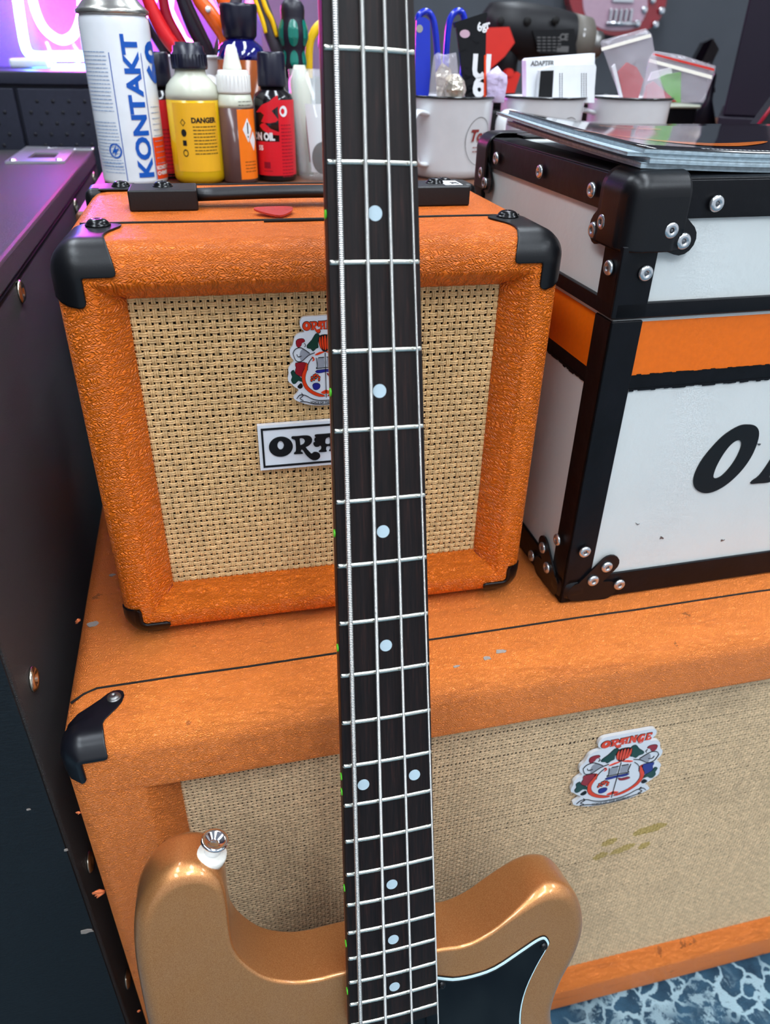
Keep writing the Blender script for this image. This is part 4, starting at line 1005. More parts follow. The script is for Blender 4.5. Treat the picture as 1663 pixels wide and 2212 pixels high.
def lines(b, fr, x0, x1, z0, n, pitch, hgt=.0006, h=.0004, gap=.25, word_w=.004):
    for i in range(n):
        x = x0
        while x < x1 - .001:
            wv = min(random.uniform(.4, 1.2) * word_w, x1 - x); lbl(b, fr, x, x + wv, z0 - i * pitch, z0 - i * pitch + hgt, h); x += wv + .0006
# spray can
c = base_at(297, 401, .0322); HB = zpx(33, c, 255)
can = thing('spray_can', 'tall white aerosol can with large blue vertical lettering, behind the left end of the small amplifier', 'spray can', tuple(c))
B().lathe([(.0300, 0), (.0320, .001), (.0322, .004), (.0322, HB - .008), (.0316, HB - .003), (.0302, HB)], (0, 0, 0), 48).build('can_body', 'can_white', can)
B().lathe([(.0322, HB), (.0330, HB + .001), (.0330, HB + .0035), (.0315, HB + .0045), (.0290, HB + .007), (.0225, HB + .014), (.0180, HB + .017)], (0, 0, 0), 48).build('metal_dome', 'can_metal', can)
B().lathe([(.0185, HB + .016), (.0185, HB + .034), (.0170, HB + .036)], (0, 0, 0), 32).build('spray_cap', 'blue_ink', can)
fa = face_ang(c); fr = cyl_fr(c, .0322, fa)
b = B(); vs, fs = text2d('KONTAKT', .0285, .0011); L = max(a for a, _ in vs)
put_flat(b, [(.0180 - c_ * .72, .006 + a * (.122 / L)) for a, c_ in vs], fs, fr, .0004, .004)
for x in (-.0085, .0215): lbl(b, fr, x - .00035, x + .00035, .004, HB - .030, .0004)
vs, fs = text2d('60', .034, .0018); put_flat(b, [(.0470 - c_ * .8, HB - .055 + a) for a, c_ in vs], fs, fr, .0004, .004)
vs, fs = poly2d(ngon(-.0165, .031, .0068, .0068, 24), [ngon(-.0165, .031, .0052, .0052, 20)]); put_flat(b, vs, fs, fr, .0004)
vs, fs = poly2d([(-.0205, .029), (-.0150, .0365), (-.0160, .0325), (-.0125, .0335), (-.0180, .0255), (-.0170, .0295)]); put_flat(b, vs, fs, fr, .0004, .004)
b.build('blue_lettering', 'blue_ink', can)
b = B(); lines(b, fr, -.0420, -.0115, HB - .030, 16, .0032); lines(b, fr, -.0400, -.0110, HB - .088, 14, .0030); lines(b, fr, -.034, -.010, .020, 4, .003); lines(b, fr, .025, .040, HB - .075, 12, .005)
b.build('fine_print', 'blue_pale', can)
b = B(); lbl(b, fr, .0225, .046, .004, .042); b.build('orange_panel', 'vermilion', can)
b = B(); vs, fs = text2d('KONTAKT', .0048, .0002); put_flat(b, [(.0232 + a, .013 + c_) for a, c_ in vs], fs, fr, .0005, .004)
vs, fs = text2d('CHEMIE', .0048, .0002); put_flat(b, [(.0232 + a, .008 + c_) for a, c_ in vs], fs, fr, .0005, .004); b.build('white_lettering', 'white_print', can)
# two red-label oil bottles
def oil_bottle(px, label, front):
    r = .0208; c = base_at(px, 394 if front else 389, r); HT = zpx(207, c, px)
    t = thing('oil_bottle', label, 'bottle', tuple(c), 0, 'red-labelled guitar oil bottles')
    B().lathe([(r - .002, 0), (r, .002), (r, HT - .004), (r * .92, HT + .001), (r * .62, HT + .005), (r * .56, HT + .009)], (0, 0, 0), 36).build('bottle_body', 'dark_bottle', t)
    cap = B(); cap.lathe([(r * .68, HT + .008), (r * .70, HT + .010), (r * .66, HT + .036), (r * .60, HT + .038)], (0, 0, 0), 30); cap.build('cap', 'cap_dark', t)
    fr = cyl_fr(c, r, face_ang(c)); b = B(); lb = .006
    if front:
        lbl(b, fr, .0045, .030, lb, HT - .003); lbl(b, fr, -.026, .0045, lb, .038)
        vs, fs = poly2d(smooth_poly([(-.020, .064), (-.012, .071), (-.004, .074), (.0045, .080), (.0045, .070), (-.002, .066), (.0045, .058), (-.004, .055), (-.014, .056), (-.010, .062), (-.018, .066)], 2)); put_flat(b, vs, fs, fr, .0003, .004)
        vs, fs = poly2d(smooth_poly([(-.016, .052), (-.008, .046), (.0045, .044), (.0045, .047), (-.004, .050), (-.010, .055)], 2)); put_flat(b, vs, fs, fr, .0003, .004)
        b.build('red_label', 'red_label', t); b = B()
        vs, fs = text2d('LEMON OIL', .0072, .0004); wv = max(a for a, _ in vs); put_flat(b, [(a - wv + .0000, .0395 + c_ * 1.3) for a, c_ in vs], fs, fr, .0005, .004)
        vs, fs = poly2d(ngon(.0100, HT - .013, .0042, .0050, 20), [ngon(.0092, HT - .013, .0020, .0026, 14)]); put_flat(b, vs, fs, fr, .0005, .004)
        vs, fs = text2d('55', .006, .0003); put_flat(b, [(a - .019, .030 + c_) for a, c_ in vs], fs, fr, .0005); b.build('white_lettering', 'white_print', t)
        b = B(); lines(b, fr, .0065, .020, HT - .026, 16, .0032, .0009); lbl(b, fr, -.013, -.006, .013, .019, .0005); lines(b, fr, -.014, -.004, .010, 1, .002); b.build('fine_print', 'rubber_dkred', t)
    else:
        lbl(b, fr, -.030, .030, lb, HT - .003); b.build('red_label', 'red_label', t)
        b = B(); lines(b, fr, -.014, .016, HT - .030, 14, .0036, .0009); b.build('fine_print', 'rubber_dkred', t)
    return t
oil_bottle(599, 'red and black oil bottle with dark cap, right of the orange-labelled glue bottle', True)
oil_bottle(366, 'red-labelled bottle half hidden behind the spray can, left of the yellow bottle', False)
# yellow bottle
r = .0262; c = base_at(436, 400, r); t = thing('solvent_bottle', 'squat translucent bottle of yellow liquid with yellow label and black cap', 'bottle', tuple(c))
H1 = zpx(210, c, 436); H2 = zpx(172, c, 430); H3 = zpx(148, c, 428); H4 = zpx(92, c, 428)
LZ = H1
B().lathe([(r - .004, 0), (r - .0005, .004), (r, .008), (r, LZ - .002)], (0, 0, 0), 40).build('yellow_filling', 'yellow_fluid', t)
B().lathe([(r, LZ - .002), (r * .99, LZ + .004), (r * .92, LZ + .010), (r * .75, H2), (r * .58, H2 + .004), (r * .54, H3 + .001)], (0, 0, 0), 40).build('clear_shoulder', 'milky', t)
cp = B(); cp.lathe([(r * .64, H3 - .001), (r * .66, H3 + .001), (r * .62, H4 - .009), (r * .57, H4 - .008), (r * .55, H4 - .003), (r * .46, H4 - .0025), (r * .45, H4)], (0, 0, 0), 36)
for k in range(30): a = k * math.pi / 15; cp.box((-.0004, r * .625, H3 + .002), (.0004, r * .665, H4 - .010), Matrix.Rotation(a, 4, 'Z'))
cp.build('ribbed_cap', 'cap_dark', t)
fr = cyl_fr(c, r, face_ang(c)); b = B(); lbl(b, fr, -.0235, .0235, .012, LZ - .004); b.build('yellow_label', 'yellow_label', t)
b = B(); vs, fs = text2d('DANGER', .0062, .0003); put_flat(b, [(a - .004, .056 + c_) for a, c_ in vs], fs, fr, .0004, .004); lines(b, fr, -.003, .021, .052, 9, .0030, .0008)
for k, z in enumerate((.054, .045, .036, .027)):
    q = ngon(-.0125, z + .002, .0028, .0034, 4 if k in (0, 2) else 16, 0 if k == 0 else math.pi / 4); vs, fs = poly2d(q, [[(a * .7 + -.0125 * .3, c_ * .7 + (z + .002) * .3) for a, c_ in q]] if k in (0, 3) else []); put_flat(b, vs, fs, fr, .0004)
b.build('hazard_print', 'dark', t)
# glue bottle
r = .0178; c = base_at(521, 398, r); t = thing('glue_bottle', 'slim bottle with white nozzle and orange hazard label', 'bottle', tuple(c))
H1 = zpx(232, c, 515); H2 = zpx(205, c, 512); H3 = zpx(152, c, 510); H4 = zpx(97, c, 505)
B().lathe([(r - .001, 0), (r, .002), (r, H1)], (0, 0, 0), 32).build('brown_filling', 'brown_fluid', t)
B().lathe([(r, H1), (r, H1 + .003), (r * .9, H2), (r * .72, H2 + .002)], (0, 0, 0), 32).build('clear_shoulder', 'milky', t)
cp = B(); cp.lathe([(r * .90, H2 + .001), (r * .92, H2 + .003), (r * .84, H3 - .001), (r * .76, H3)], (0, 0, 0), 32)
for k in range(26): cp.box((-.0004, r * .86, H2 + .003), (.0004, r * .93, H3 - .004), Matrix.Rotation(k * math.pi / 13, 4, 'Z'))
cp.build('ribbed_cap', 'cap_white', t)
B().lathe([(r * .52, H3), (r * .50, H3 + .003), (r * .30, H4 - .004), (r * .22, H4 - .001), (r * .12, H4)], (0, 0, 0), 24).build('nozzle', 'nozzle', t)
fr = cyl_fr(c, r, face_ang(c)); b = B(); lbl(b, fr, .0010, .030, .004, H1 - .001); b.build('orange_label', 'orange_label', t)
b = B(); vs, fs = poly2d([(.0055, .050), (.0110, .060), (.0160, .050), (.0110, .038)]); put_flat(b, vs, fs, fr, .0004, .004); vs, fs = poly2d([(.0125, .040), (.0180, .048), (.0220, .040), (.0180, .030)]); put_flat(b, vs, fs, fr, .0004, .004); b.build('white_diamond', 'white_print', t)
b = B(); lbl(b, fr, .0104, .0116, .046, .056, .0006); lbl(b, fr, .0104, .0116, .0425, .0442, .0006); lines(b, fr, .003, .018, .074, 3, .003); lines(b, fr, .006, .020, .020, 4, .003); b.build('hazard_print', 'dark', t)
# tall bottle with blue shoulder behind
r = .0255; c = Vector(tuple(at(534, 300, .925).xy) + (BZ + .0003,)); t = thing('polish_bottle', 'tall amber bottle with dark blue shoulder and big black cap', 'bottle', tuple(c))
H1 = zpx(130, c, 534); H2 = zpx(88, c, 532); H3 = zpx(10, c, 528)
B().lathe([(r - .002, 0), (r, .002), (r, H1)], (0, 0, 0), 32).build('amber_filling', 'amber', t)
B().lathe([(r, H1), (r * .98, H1 + .004), (r * .86, H1 + .012), (r * .60, H2), (r * .55, H2 + .002)], (0, 0, 0), 32).build('blue_shoulder', 'blue_glass', t)
B().lathe([(r * .58, H2 + .001), (r * .68, H2 + .004), (r * .76, H3 - .003), (r * .74, H3), (r * .68, H3 + .0005)], (0, 0, 0), 32).build('cap', 'cap_dark', t)
# tumbler
c = base_at(694, 392, .024); t = thing('drinking_glass', 'clear glass tumbler with a dark plectrum card, behind the bass neck', 'glass', tuple(c)); HT = zpx(151, c, 690)
B().lathe([(.0225, .0), (.0235, .002), (.0315, HT), (.0300, HT), (.0222, .006), (.010, .005)], (0, 0, 0), 40).build('glass_wall', 'glass', t)
fr = cyl_fr(c, .0200, face_ang(c))
b = B(); vs, fs = poly2d([(-.010, .008), (.018, .008), (.024, HT - .03), (-.017, HT - .03)]); put_flat(b, vs, fs, fr, .0, .004); b.build('white_card', 'paper', t)
b = B(); vs, fs = poly2d(ngon(.0025, .022, .0115, .0155, 24)); put_flat(b, vs, fs, fr, .0010, .004); b.build('dark_plectrum', 'dark_bottle', t)
tb = tag(B().tube([at(652, 168, .90), at(662, 250, .895), at(672, 350, .89)], .0018, 8).build('mixing_stick', 'rubber_dkred'), 'thin dark red stick leaning behind the glass tumbler', 'stick')
tb2 = tag(B().lathe([(.012, 0), (.012, .09), (.009, .095), (.006, .105)], (0, 0, 0), 20).build('white_tube', 'milky'), 'white plastic tube standing between oil bottle and tumbler', 'tube'); tb2.location = tuple(at(655, 380, .905).xy) + (BZ + .0004,)

# ------------------------------------------------------------------ enamel mugs and their contents
def mug(cx, cy, r, h, label, rim='mug_rim', logo=None, hand=None, group='white enamel mugs on the workbench', rim_r=.0013):
    t = thing('enamel_mug', label, 'mug', (cx, cy, BZ + .0004), 0, group)
    B().lathe([(r * .80, 0), (r * .88, .003), (r * .93, .010), (r * .98, h - .004), (r * 1.02, h), (r * .99, h), (r * .95, h - .004), (r * .90, .010), (r * .7, .004)], (0, 0, 0), 48).build('mug_body', 'mug', t)
    b = B(); b.tube([(r * 1.015 * math.cos(a * math.pi / 24), r * 1.015 * math.sin(a * math.pi / 24), h) for a in range(49)], rim_r, 8, caps=False, up=(0, 0, 1)); b.build('rim', rim, t)
    fa = face_ang(Vector((cx, cy, 0)))
    if hand is not None:
        a = fa + hand; d = Vector((math.cos(a), math.sin(a), 0)); q = smooth_poly([tuple(d * (r * .95) + Vector((0, 0, h * .80))), tuple(d * (r + .014) + Vector((0, 0, h * .83))), tuple(d * (r + .024) + Vector((0, 0, h * .72))), tuple(d * (r + .022) + Vector((0, 0, h * .42))), tuple(d * (r + .012) + Vector((0, 0, h * .22))), tuple(d * (r * .92) + Vector((0, 0, h * .18)))], 5, False)
        B().tube(q, .0062, 10, (.45, 1.15), up=tuple(d.cross(Vector((0, 0, 1))).cross(d) if False else (0, 0, 1))).build('handle', 'mug', t)
    if logo:
        x0, txt = logo; fr = cyl_fr(None, r * .965, fa); b = B(); zc = h * .48
        vs, fs = poly2d(ngon(x0, zc, .0185, .0235, 32), [ngon(x0, zc, .0180, .0230, 32)]); put_flat(b, vs, fs, fr, .0006, .006); b.build('logo_ring', 'ink', t)
        b = B(); vs, fs = text2d(txt, .015, .0006, .3); put_flat(b, [(a + x0 - .014, c_ + zc + .001) for a, c_ in vs], fs, fr, .0007, .005); lines(b, fr, x0 - .009, x0 + .006, zc - .006, 2, .004, .001, .0007); b.build('logo_script', 'red_ink', t)
    return t
MC = [(.2830, .8840), (.3930, .8890), (.5040, .8940)]; MR = .0475
MH = at(990, 208, MC[0][1]).z - BZ
mug(*MC[0], MR, MH, 'leftmost black-rimmed white mug, beside the bass neck, holding blue clips and a black sachet', logo=(.0365, 'Tone'), hand=-.62)
mug(*MC[1], MR, MH, 'middle white enamel mug of the three, holding a white card box', logo=(.036, 'Tone'), hand=-.62)
mug(*MC[2], MR, MH, 'rightmost white enamel mug, holding two clear zip bags', hand=-1.0)
MT = (at(412, 200, .985).x, .985); MTH = at(412, 122, .985).z - BZ
mug(*MT, .050, MTH, 'tall white enamel mug full of pliers behind the yellow bottle', rim='mug', hand=.35, rim_r=.0016)
t = thing('pen_cup', 'black cup holding a teal screwdriver behind the oil bottle', 'cup', (at(640, 250, .985).x, .985, BZ + .0004))
B().lathe([(.036, 0), (.038, .002), (.040, .092), (.038, .092), (.036, .006), (.02, .004)], (0, 0, 0), 32).build('cup_wall', 'rubber_black', t)

def grip(name, label, cat, parts, m, y, grp=None):
    """hand tool: each handle a tapering bent grip with its steel below"""
    root = thing(name, label, cat, tuple(at(parts[0][0][-1][0], parts[0][0][-1][1], y)), 0, grp); iv_ = root.location
    for pts, w_, mm, yo in parts:
        q = smooth_poly([tuple(at(a, c_, y + yo) - iv_) for a, c_ in pts], 4, False); k = mpp(y) * w_ / 2
        rr = [k * (.78 + .3 * math.sin(math.pi * min(1, i / len(q) * 1.1))) for i in range(len(q))]
        B().tube(q, rr, 12, (.7, 1.0) if False else (1, 1)).build('handle', mm, root)
    e = at(parts[0][0][-1][0], parts[0][0][-1][1], y) - iv_
    d = Vector((.012, 0, -.085)); B().tube([e, e + d * .4, e + d], [.006, .008, .003], 8, (1, .6)).build('steel_jaws', 'metalgrey', root)
    return root
grip('pliers', 'red-handled pliers in the tall white mug, right beside the spray can', 'pliers', [([(296, -60), (322, 5), (345, 55), (374, 98), (404, 126), (430, 150)], 26, 'rubber_red', 0), ([(350, -60), (352, -5), (362, 40), (384, 80), (405, 115), (425, 150)], 20, 'rubber_dkred', .006)], None, .965)
grip('pliers', 'black-handled pliers leaning in the tall mug above the yellow bottle', 'pliers', [([(378, -60), (396, 0), (414, 45), (432, 82), (448, 112), (455, 150)], 30, 'rubber_black', 0), ([(520, -40), (508, 10), (492, 60), (474, 100), (462, 150)], 22, 'rubber_grey', .008)], None, .975)
grip('pliers', 'dark crimson pliers lowest in the tall mug, beside the spray can', 'pliers', [([(318, 40), (335, 72), (352, 100), (380, 150)], 22, 'rubber_black', 0)], None, .995)
cu = grip('cutter', 'bright orange plastic cutter with a hole through its handle, in the tall mug', 'cutter', [([(405, -60), (428, -5), (448, 22), (466, 48), (484, 78), (486, 110), (484, 150)], 27, 'rubber_orange', 0)], None, .955)
B().lathe([(.0028, 0), (.0028, .002)], tuple(at(449, 20, .955 - .008) - cu.location), 14, Matrix.Rotation(math.pi / 2, 4, 'X')).build('hang_hole', 'paper', cu)
grip('pliers', 'small orange and yellow-brown gripped pliers at the top of the mug', 'pliers', [([(462, -60), (476, -10), (492, 20), (500, 60), (492, 150)], 26, 'rubber_orange', 0)], None, 1.005)
grip('pliers', 'grey pliers with yellow inlays between the polish bottle and the screwdriver', 'pliers', [([(545, -60), (562, 0), (582, 60), (602, 110), (620, 160), (626, 200)], 30, 'rubber_grey', 0), ([(552, -60), (572, 12), (588, 45), (598, 80)], 9, 'rubber_yellow', -.010), ([(540, -30), (560, 25), (570, 55), (574, 72)], 9, 'rubber_yellow', -.010)], None, .985)
# screwdriver
yS = .968; c = at(629, 60, yS); k = mpp(yS); t = thing('screwdriver', 'screwdriver with black and teal grip standing in the black cup', 'screwdriver', (c.x + .002, yS, BZ + .006))
zf = lambda py: at(629, py, yS).z - BZ - .006
prof = [(.0025, .0), (.0025, zf(170)), (.009, zf(168)), (.0125, zf(150)), (.0135, zf(135)), (.0118, zf(112)), (.0125, zf(104)), (.0160, zf(82)), (.0158, zf(62)), (.0130, zf(42)), (.0128, zf(36)), (.0132, zf(24)), (.0125, zf(12)), (.0095, zf(2)), (.004, zf(-3))]
B().lathe(prof, (0, 0, 0), 36).build('grip', 'rubber_black', t)
def rad_at(z):
    for (r0, z0), (r1, z1) in zip(prof, prof[1:]):
        if z0 <= z <= z1: return r0 + (r1 - r0) * (z - z0) / max(1e-6, z1 - z0)
    return .01
b = B()
for j in range(6):
    a0 = face_ang(c) + j * math.pi / 3
    for (pa, pb_) in ((100, 42), (146, 108)):
        vs, fs = poly2d(smooth_poly([(-.0042, zf(pa) + .004), (0, zf(pa)), (.0042, zf(pa) + .004), (.0042, zf(pb_) - .004), (0, zf(pb_)), (-.0042, zf(pb_) - .004)], 3))
        put_flat(b, vs, fs, lambda x, z, h: Vector((math.cos(a0 + x / .014) * (rad_at(z) + h), math.sin(a0 + x / .014) * (rad_at(z) + h), z)), .0006, .003)
b.build('teal_pads', 'teal', t)
# yellow hook
root = thing('wire_stripper', 'yellow curved tool handle beside the screwdriver, partly behind the neck', 'tool', tuple(at(668, 170, .99))); iv_ = root.location
q = smooth_poly([tuple(at(a, c_, .99) - iv_) for a, c_ in ((665, 230), (667, 150), (668, 105), (674, 78), (688, 58), (710, 50), (735, 60))], 5, False)
B().tube(q, [.0035 + .004 * max(0, (i / len(q)) - .45) for i in range(len(q))], 10, (.8, 1.3)).build('curved_handle', 'rubber_yellow', root)
q = [at(690, 85, .992) - iv_, at(712, 90, .992) - iv_]; B().tube(q, .009, 10).build('black_grip', 'rubber_black', root)

# contents of the first mug
def slab(pts, y, th, m, name='', parent=None, iv_=None, tilt=0):
    """flat thing of real thickness standing upright at plane y"""
    P = [at(a, c_, y) - (iv_ or Vector()) for a, c_ in pts]; y0 = P[0].y
    fr = lambda x, z, h: Vector((x, y0 + h + (z - P[0].z) * tilt, z))
    return B().prism([(p.x, p.z) for p in P], 0, th, fr)
for k, (pts, lab, yy) in enumerate((([(898, 205), (899, 60), (903, 42), (914, 37), (926, 44), (929, 60), (926, 205)], 'broad blue plastic tool with a small hole, left side of the first mug', .868),)):
    root = thing('blue_wedge', lab, 'tool', tuple(at(912, 230, yy))); slab(smooth_poly(pts, 3), yy, .004, '', iv_=root.location).build('blade', 'blue_plastic', root)
    B().lathe([(.0035, 0), (.0035, .0006)], tuple(at(906, 62, yy) - root.location + Vector((0, .0002, 0))), 16, Matrix.Rotation(math.pi / 2, 4, 'X'), smooth=False).build('hole', 'can_metal', root)
for k, (pts, lab, yy) in enumerate((([(950, 205), (944, 110), (938, 55), (930, 32), (918, 25), (906, 32), (902, 45)], 'blue plastic loop behind the broad blue tool in the first mug', .890), ([(961, 205), (964, 110), (970, 50), (982, 27), (996, 26), (1003, 45), (1003, 90), (996, 205)], 'blue plastic loop behind the black sachet in the first mug', .895))):
    root = thing('blue_clip', lab, 'clip', tuple(at(pts[0][0], 225, yy)), 0, None); q = smooth_poly([tuple(at(a, c_, yy) - root.location) for a, c_ in pts], 5, False)
    B().tube(q, .0042, 10, (1.2, .8), up=(0, 1, 0)).build('loop', 'blue_plastic', root)
yy = .862; root = thing('black_sachet', 'glossy black foil sachet with a pink oval and white lettering, in the first mug', 'sachet', tuple(at(1020, 225, yy))); iv_ = root.location
slab([(1006, 222), (985, 52), (1051, 28), (1047, 222)], yy, .003, '', iv_=iv_).build('foil_pouch', 'black_foil', root)
slab([(983, 60), (981, 49), (1052, 26), (1052, 37)], yy - .0012, .0055, '', iv_=iv_).build('crimped_seal', 'black_foil', root)
slab([(1045, 222), (1046, 120), (1050, 118), (1050, 222)], yy - .0015, .001, '', iv_=iv_).build('orange_stripe', 'vermilion', root)
q = ngon(1004, 73, 11, 9, 20); slab(q, yy - .0008, .0006, '', iv_=iv_).build('pink_oval', 'lilac', root)
frs = lambda px0, py0, rot: (lambda a, c_, h: at(px0, py0, yy) - iv_ + Vector((a * math.cos(rot) - c_ * math.sin(rot), -.0008 - h, a * math.sin(rot) + c_ * math.cos(rot))))
b = B(); vs, fs = text2d('6gr', .0105, .0004); put_flat(b, vs, fs, frs(1031, 68, .25), .0)
vs, fs = text2d('U', .030, .0012); put_flat(b, vs, fs, frs(1017, 168, 0), 0); vs, fs = text2d('6', .030, .0012); put_flat(b, vs, fs, frs(1019, 207, 0), 0); b.build('white_lettering', 'white_print', root)
def bag(name, label, cat, pts, y, m, inner=(), strips=()):
    root = thing(name, label, cat, tuple(at(pts[0][0], pts[0][1], y))); iv_ = root.location
    P = [at(a, c_, y) - iv_ for a, c_ in pts]
    cx_ = sum(p.x for p in P) / len(P); cz_ = sum(p.z for p in P) / len(P); n = len(P)
    rings_ = []
    for sgn_ in (-1, 1):
        for s_, d in ((1, .0), (.93, .0022), (.7, .0045), (.35, .0060), (.0, .0062)):
            rings_.append([Vector((cx_ + (p.x - cx_) * s_, P[0].y + sgn_ * d + .0006 * math.sin(i * 2.3 + d * 900), cz_ + (p.z - cz_) * s_)) for i, p in enumerate(P)])
    b = B(); b.grid(rings_[:5], closed_v=True); b.grid(rings_[5:], closed_v=True, flip=True); b.build('film', m, root)
    for pp, mm, yo, nm in list(inner) + list(strips): slab(pp, y + yo, .0025 if nm != 'zip_strip' else .001, '', iv_=iv_).build(nm, mm, root)
    return root
bag('clear_bag', 'crinkled clear bag of metal parts between the blue tools and the sachet', 'bag', [(925, 222), (930, 170), (936, 120), (946, 113), (960, 118), (985, 113), (990, 150), (993, 222)], .855, 'film', [([(945, 215), (940, 160), (955, 135), (975, 150), (972, 215)], 'foil', .001, 'metal_part')])
bf = tag(B().lathe([(.0, 0), (.010, .004), (.0125, .012), (.010, .020), (.004, .026)], (0, 0, 0), 12, smooth=False).build('foil_lump', 'foil'), 'crumpled piece of gold foil low in the first mug, left of the sachet', 'foil'); bf.location = at(980, 222, .850)
bag('plastic_wrap', 'lilac-tinted crumpled plastic wrap at the right edge of the first mug', 'bag', [(1052, 222), (1051, 160), (1062, 150), (1075, 142), (1082, 152), (1095, 162), (1096, 178), (1088, 222)], .858, 'purple_film')
# second mug: card boxes
yy = .878; root = thing('card_box', 'white card packet with small grey print standing in the middle mug', 'box', tuple(at(1210, 222, yy))); iv_ = root.location
slab([(1137, 222), (1136, 131), (1141, 126), (1285, 115), (1284, 222)], yy, .012, '', iv_=iv_).build('packet', 'paper', root)
b = B(); vs, fs = text2d('ADAPTER', .0062, .0002); put_flat(b, vs, fs, lambda a, c_, h: at(1146, 142, yy) - iv_ + Vector((a, -.0006, c_ + a * .03)), 0); b.build('print', 'metalgrey', root)
yy = .868; root = thing('card_box', 'smaller white packet with a black bar in front of the larger packet', 'box', tuple(at(1220, 222, yy))); iv_ = root.location
slab([(1160, 222), (1166, 152), (1192, 141), (1286, 139), (1288, 145), (1282, 222)], yy, .006, '', iv_=iv_).build('packet', 'paper', root)
slab([(1162, 222), (1168, 153), (1196, 152), (1192, 222)], yy - .0008, .0006, '', iv_=iv_).build('black_bar', 'ink', root)
b = B()
for x0 in (1208, 1213, 1255, 1260, 1265):
    for py in range(162, 215, 5): p = at(x0, py, yy) - iv_; b.box((p.x, p.y - .0006, p.z), (p.x + .0006, p.y, p.z + .0018))
b.build('fine_print', 'metalgrey', root)
# third mug: zip bags
bag('zip_bag', 'clear zip bag with crumpled red fabric leaning left out of the rightmost mug', 'bag', [(1345, 222), (1322, 165), (1296, 92), (1300, 87), (1395, 61), (1407, 74), (1420, 140), (1440, 222)], .868, 'film',
    [([(1347, 215), (1336, 155), (1355, 135), (1375, 145), (1390, 172), (1378, 215)], 'red_film', .001, 'red_fabric'), ([(1340, 212), (1322, 145), (1328, 138), (1346, 212)], 'paper', .001, 'paper_slip')],
    [([(1300, 110), (1299, 103), (1405, 73), (1407, 80)], 'film_strip', -.007, 'zip_strip')])
bag('zip_bag', 'clear zip bag with red zip line and green card in the rightmost mug', 'bag', [(1385, 222), (1400, 128), (1412, 110), (1470, 118), (1546, 142), (1543, 160), (1520, 222)], .880, 'film',
    [([(1452, 222), (1423, 168), (1443, 160), (1471, 156), (1470, 222)], 'green_card', .001, 'green_card'), ([(1388, 220), (1398, 185), (1412, 176), (1445, 205), (1462, 220)], 'red_film', -.002, 'red_fabric'), ([(1400, 175), (1408, 156), (1450, 146), (1452, 160)], 'paper', .003, 'paper_slip')],
    [([(1412, 119), (1413, 115), (1543, 148), (1542, 153)], 'red_plastic', -.008, 'red_zip_line'), ([(1402, 134), (1404, 127), (1538, 163), (1537, 171)], 'film_strip', -.008, 'zip_strip')])

# drill
yy = 1.34; k = mpp(yy, 1170, 90); root = thing('cordless_drill', 'black and red cordless drill standing behind the first two mugs', 'drill', tuple(at(1110, 250, yy).xy) + (BZ + .0004,)); iv_ = Vector(root.location)
pt = lambda a, c_, yo=0: at(a, c_, yy + yo) - iv_
axis = [pt(1040, 78), pt(1065, 62), pt(1110, 66), pt(1150, 72), pt(1200, 80), pt(1240, 88), pt(1262, 92)]
B().tube(smooth_poly([tuple(p) for p in axis], 4, False), [.020, .030] + [.038] * 2 + [.039] * 16 + [.035] * 4 + [.033], 24).build('motor_housing', 'drill_black', root) if False else B().tube([tuple(p) for p in axis], [.022, .036, .040, .040, .039, .036, .033], 24).build('motor_housing', 'drill_black', root)
B().tube([pt(1225, 85), pt(1262, 92), pt(1268, 93)], [.0375, .036, .030], 24).build('torque_collar', 'drill_grey', root)
B().tube([pt(1266, 93), pt(1292, 98), pt(1298, 99)], [.021, .020, .012], 20).build('chuck', 'metalgrey', root)
B().tube([pt(1085, 95), pt(1085, 140), pt(1080, 200), pt(1078, 236)], [.028, .022, .022, .024], 18, (1, 1.15)).build('grip', 'drill_black', root)
p = pt(1078, 240); B().rbox((p.x - .045, p.y - .03, 0), (p.x + .05, p.y + .03, p.z + .004), .006, 2).build('battery', 'drill_black', root)
def dplate(pts, yo, m, nm, th=.003): 
    P = [pt(a, c_, yo) for a, c_ in pts]; return B().prism([(q.x, q.z) for q in P], 0, th, lambda x, z, h: Vector((x, P[0].y + h, z))).build(nm, m, root)
dplate([(1045, 60), (1100, 58), (1112, 92), (1090, 122), (1058, 150), (1045, 150)], -.043, 'red_plastic', 'red_side_panel', .02)
dplate([(1150, 66), (1240, 62), (1246, 118), (1165, 115)], -.0425, 'black_plastic', 'rating_plate', .006)
dplate([(1082, 205), (1100, 165), (1118, 155), (1124, 160), (1110, 205)], -.030, 'red_plastic', 'red_trigger_guard', .02)
dplate(ngon(1101, 157, 9, 9, 16), -.032, 'red_plastic', 'red_button', .01)
dplate([(1092, 18), (1116, 20), (1113, 26), (1094, 24)], -.010, 'red_plastic', 'direction_slider', .012)
for (a, c_) in ((1080, 46), (1138, 46), (1199, 44)): B().lathe([(.006, 0), (.006, .004)], tuple(pt(a, c_, -.038)), 14, Matrix.Rotation(math.pi / 2, 4, 'X')).build('screw_recess', 'dark', root)
b = B(); vs, fs = text2d('CE', .012, .0005); put_flat(b, vs, fs, lambda x, z, h: pt(1208, 86, -.0435) + Vector((x, 0, z)), 0)
for i in range(5):
    for j in range(5): q = pt(1160 + j * 11, 82 + i * 7, -.0435); b.box((q.x, q.y - .0003, q.z), (q.x + .006, q.y, q.z + .0014))
q = pt(1202, 112, -.0435); b.box((q.x, q.y - .0003, q.z), (q.x + .020, q.y, q.z + .008)); b.build('rating_print', 'metalgrey', root)
b = B(); vs, fs = text2d('13', .014, .0006); put_flat(b, vs, fs, lambda x, z, h: pt(1260, 58, -.034) + Vector((z * .3, -.004, -x + .0)), 0); b.build('collar_numbers', 'white_print', root)

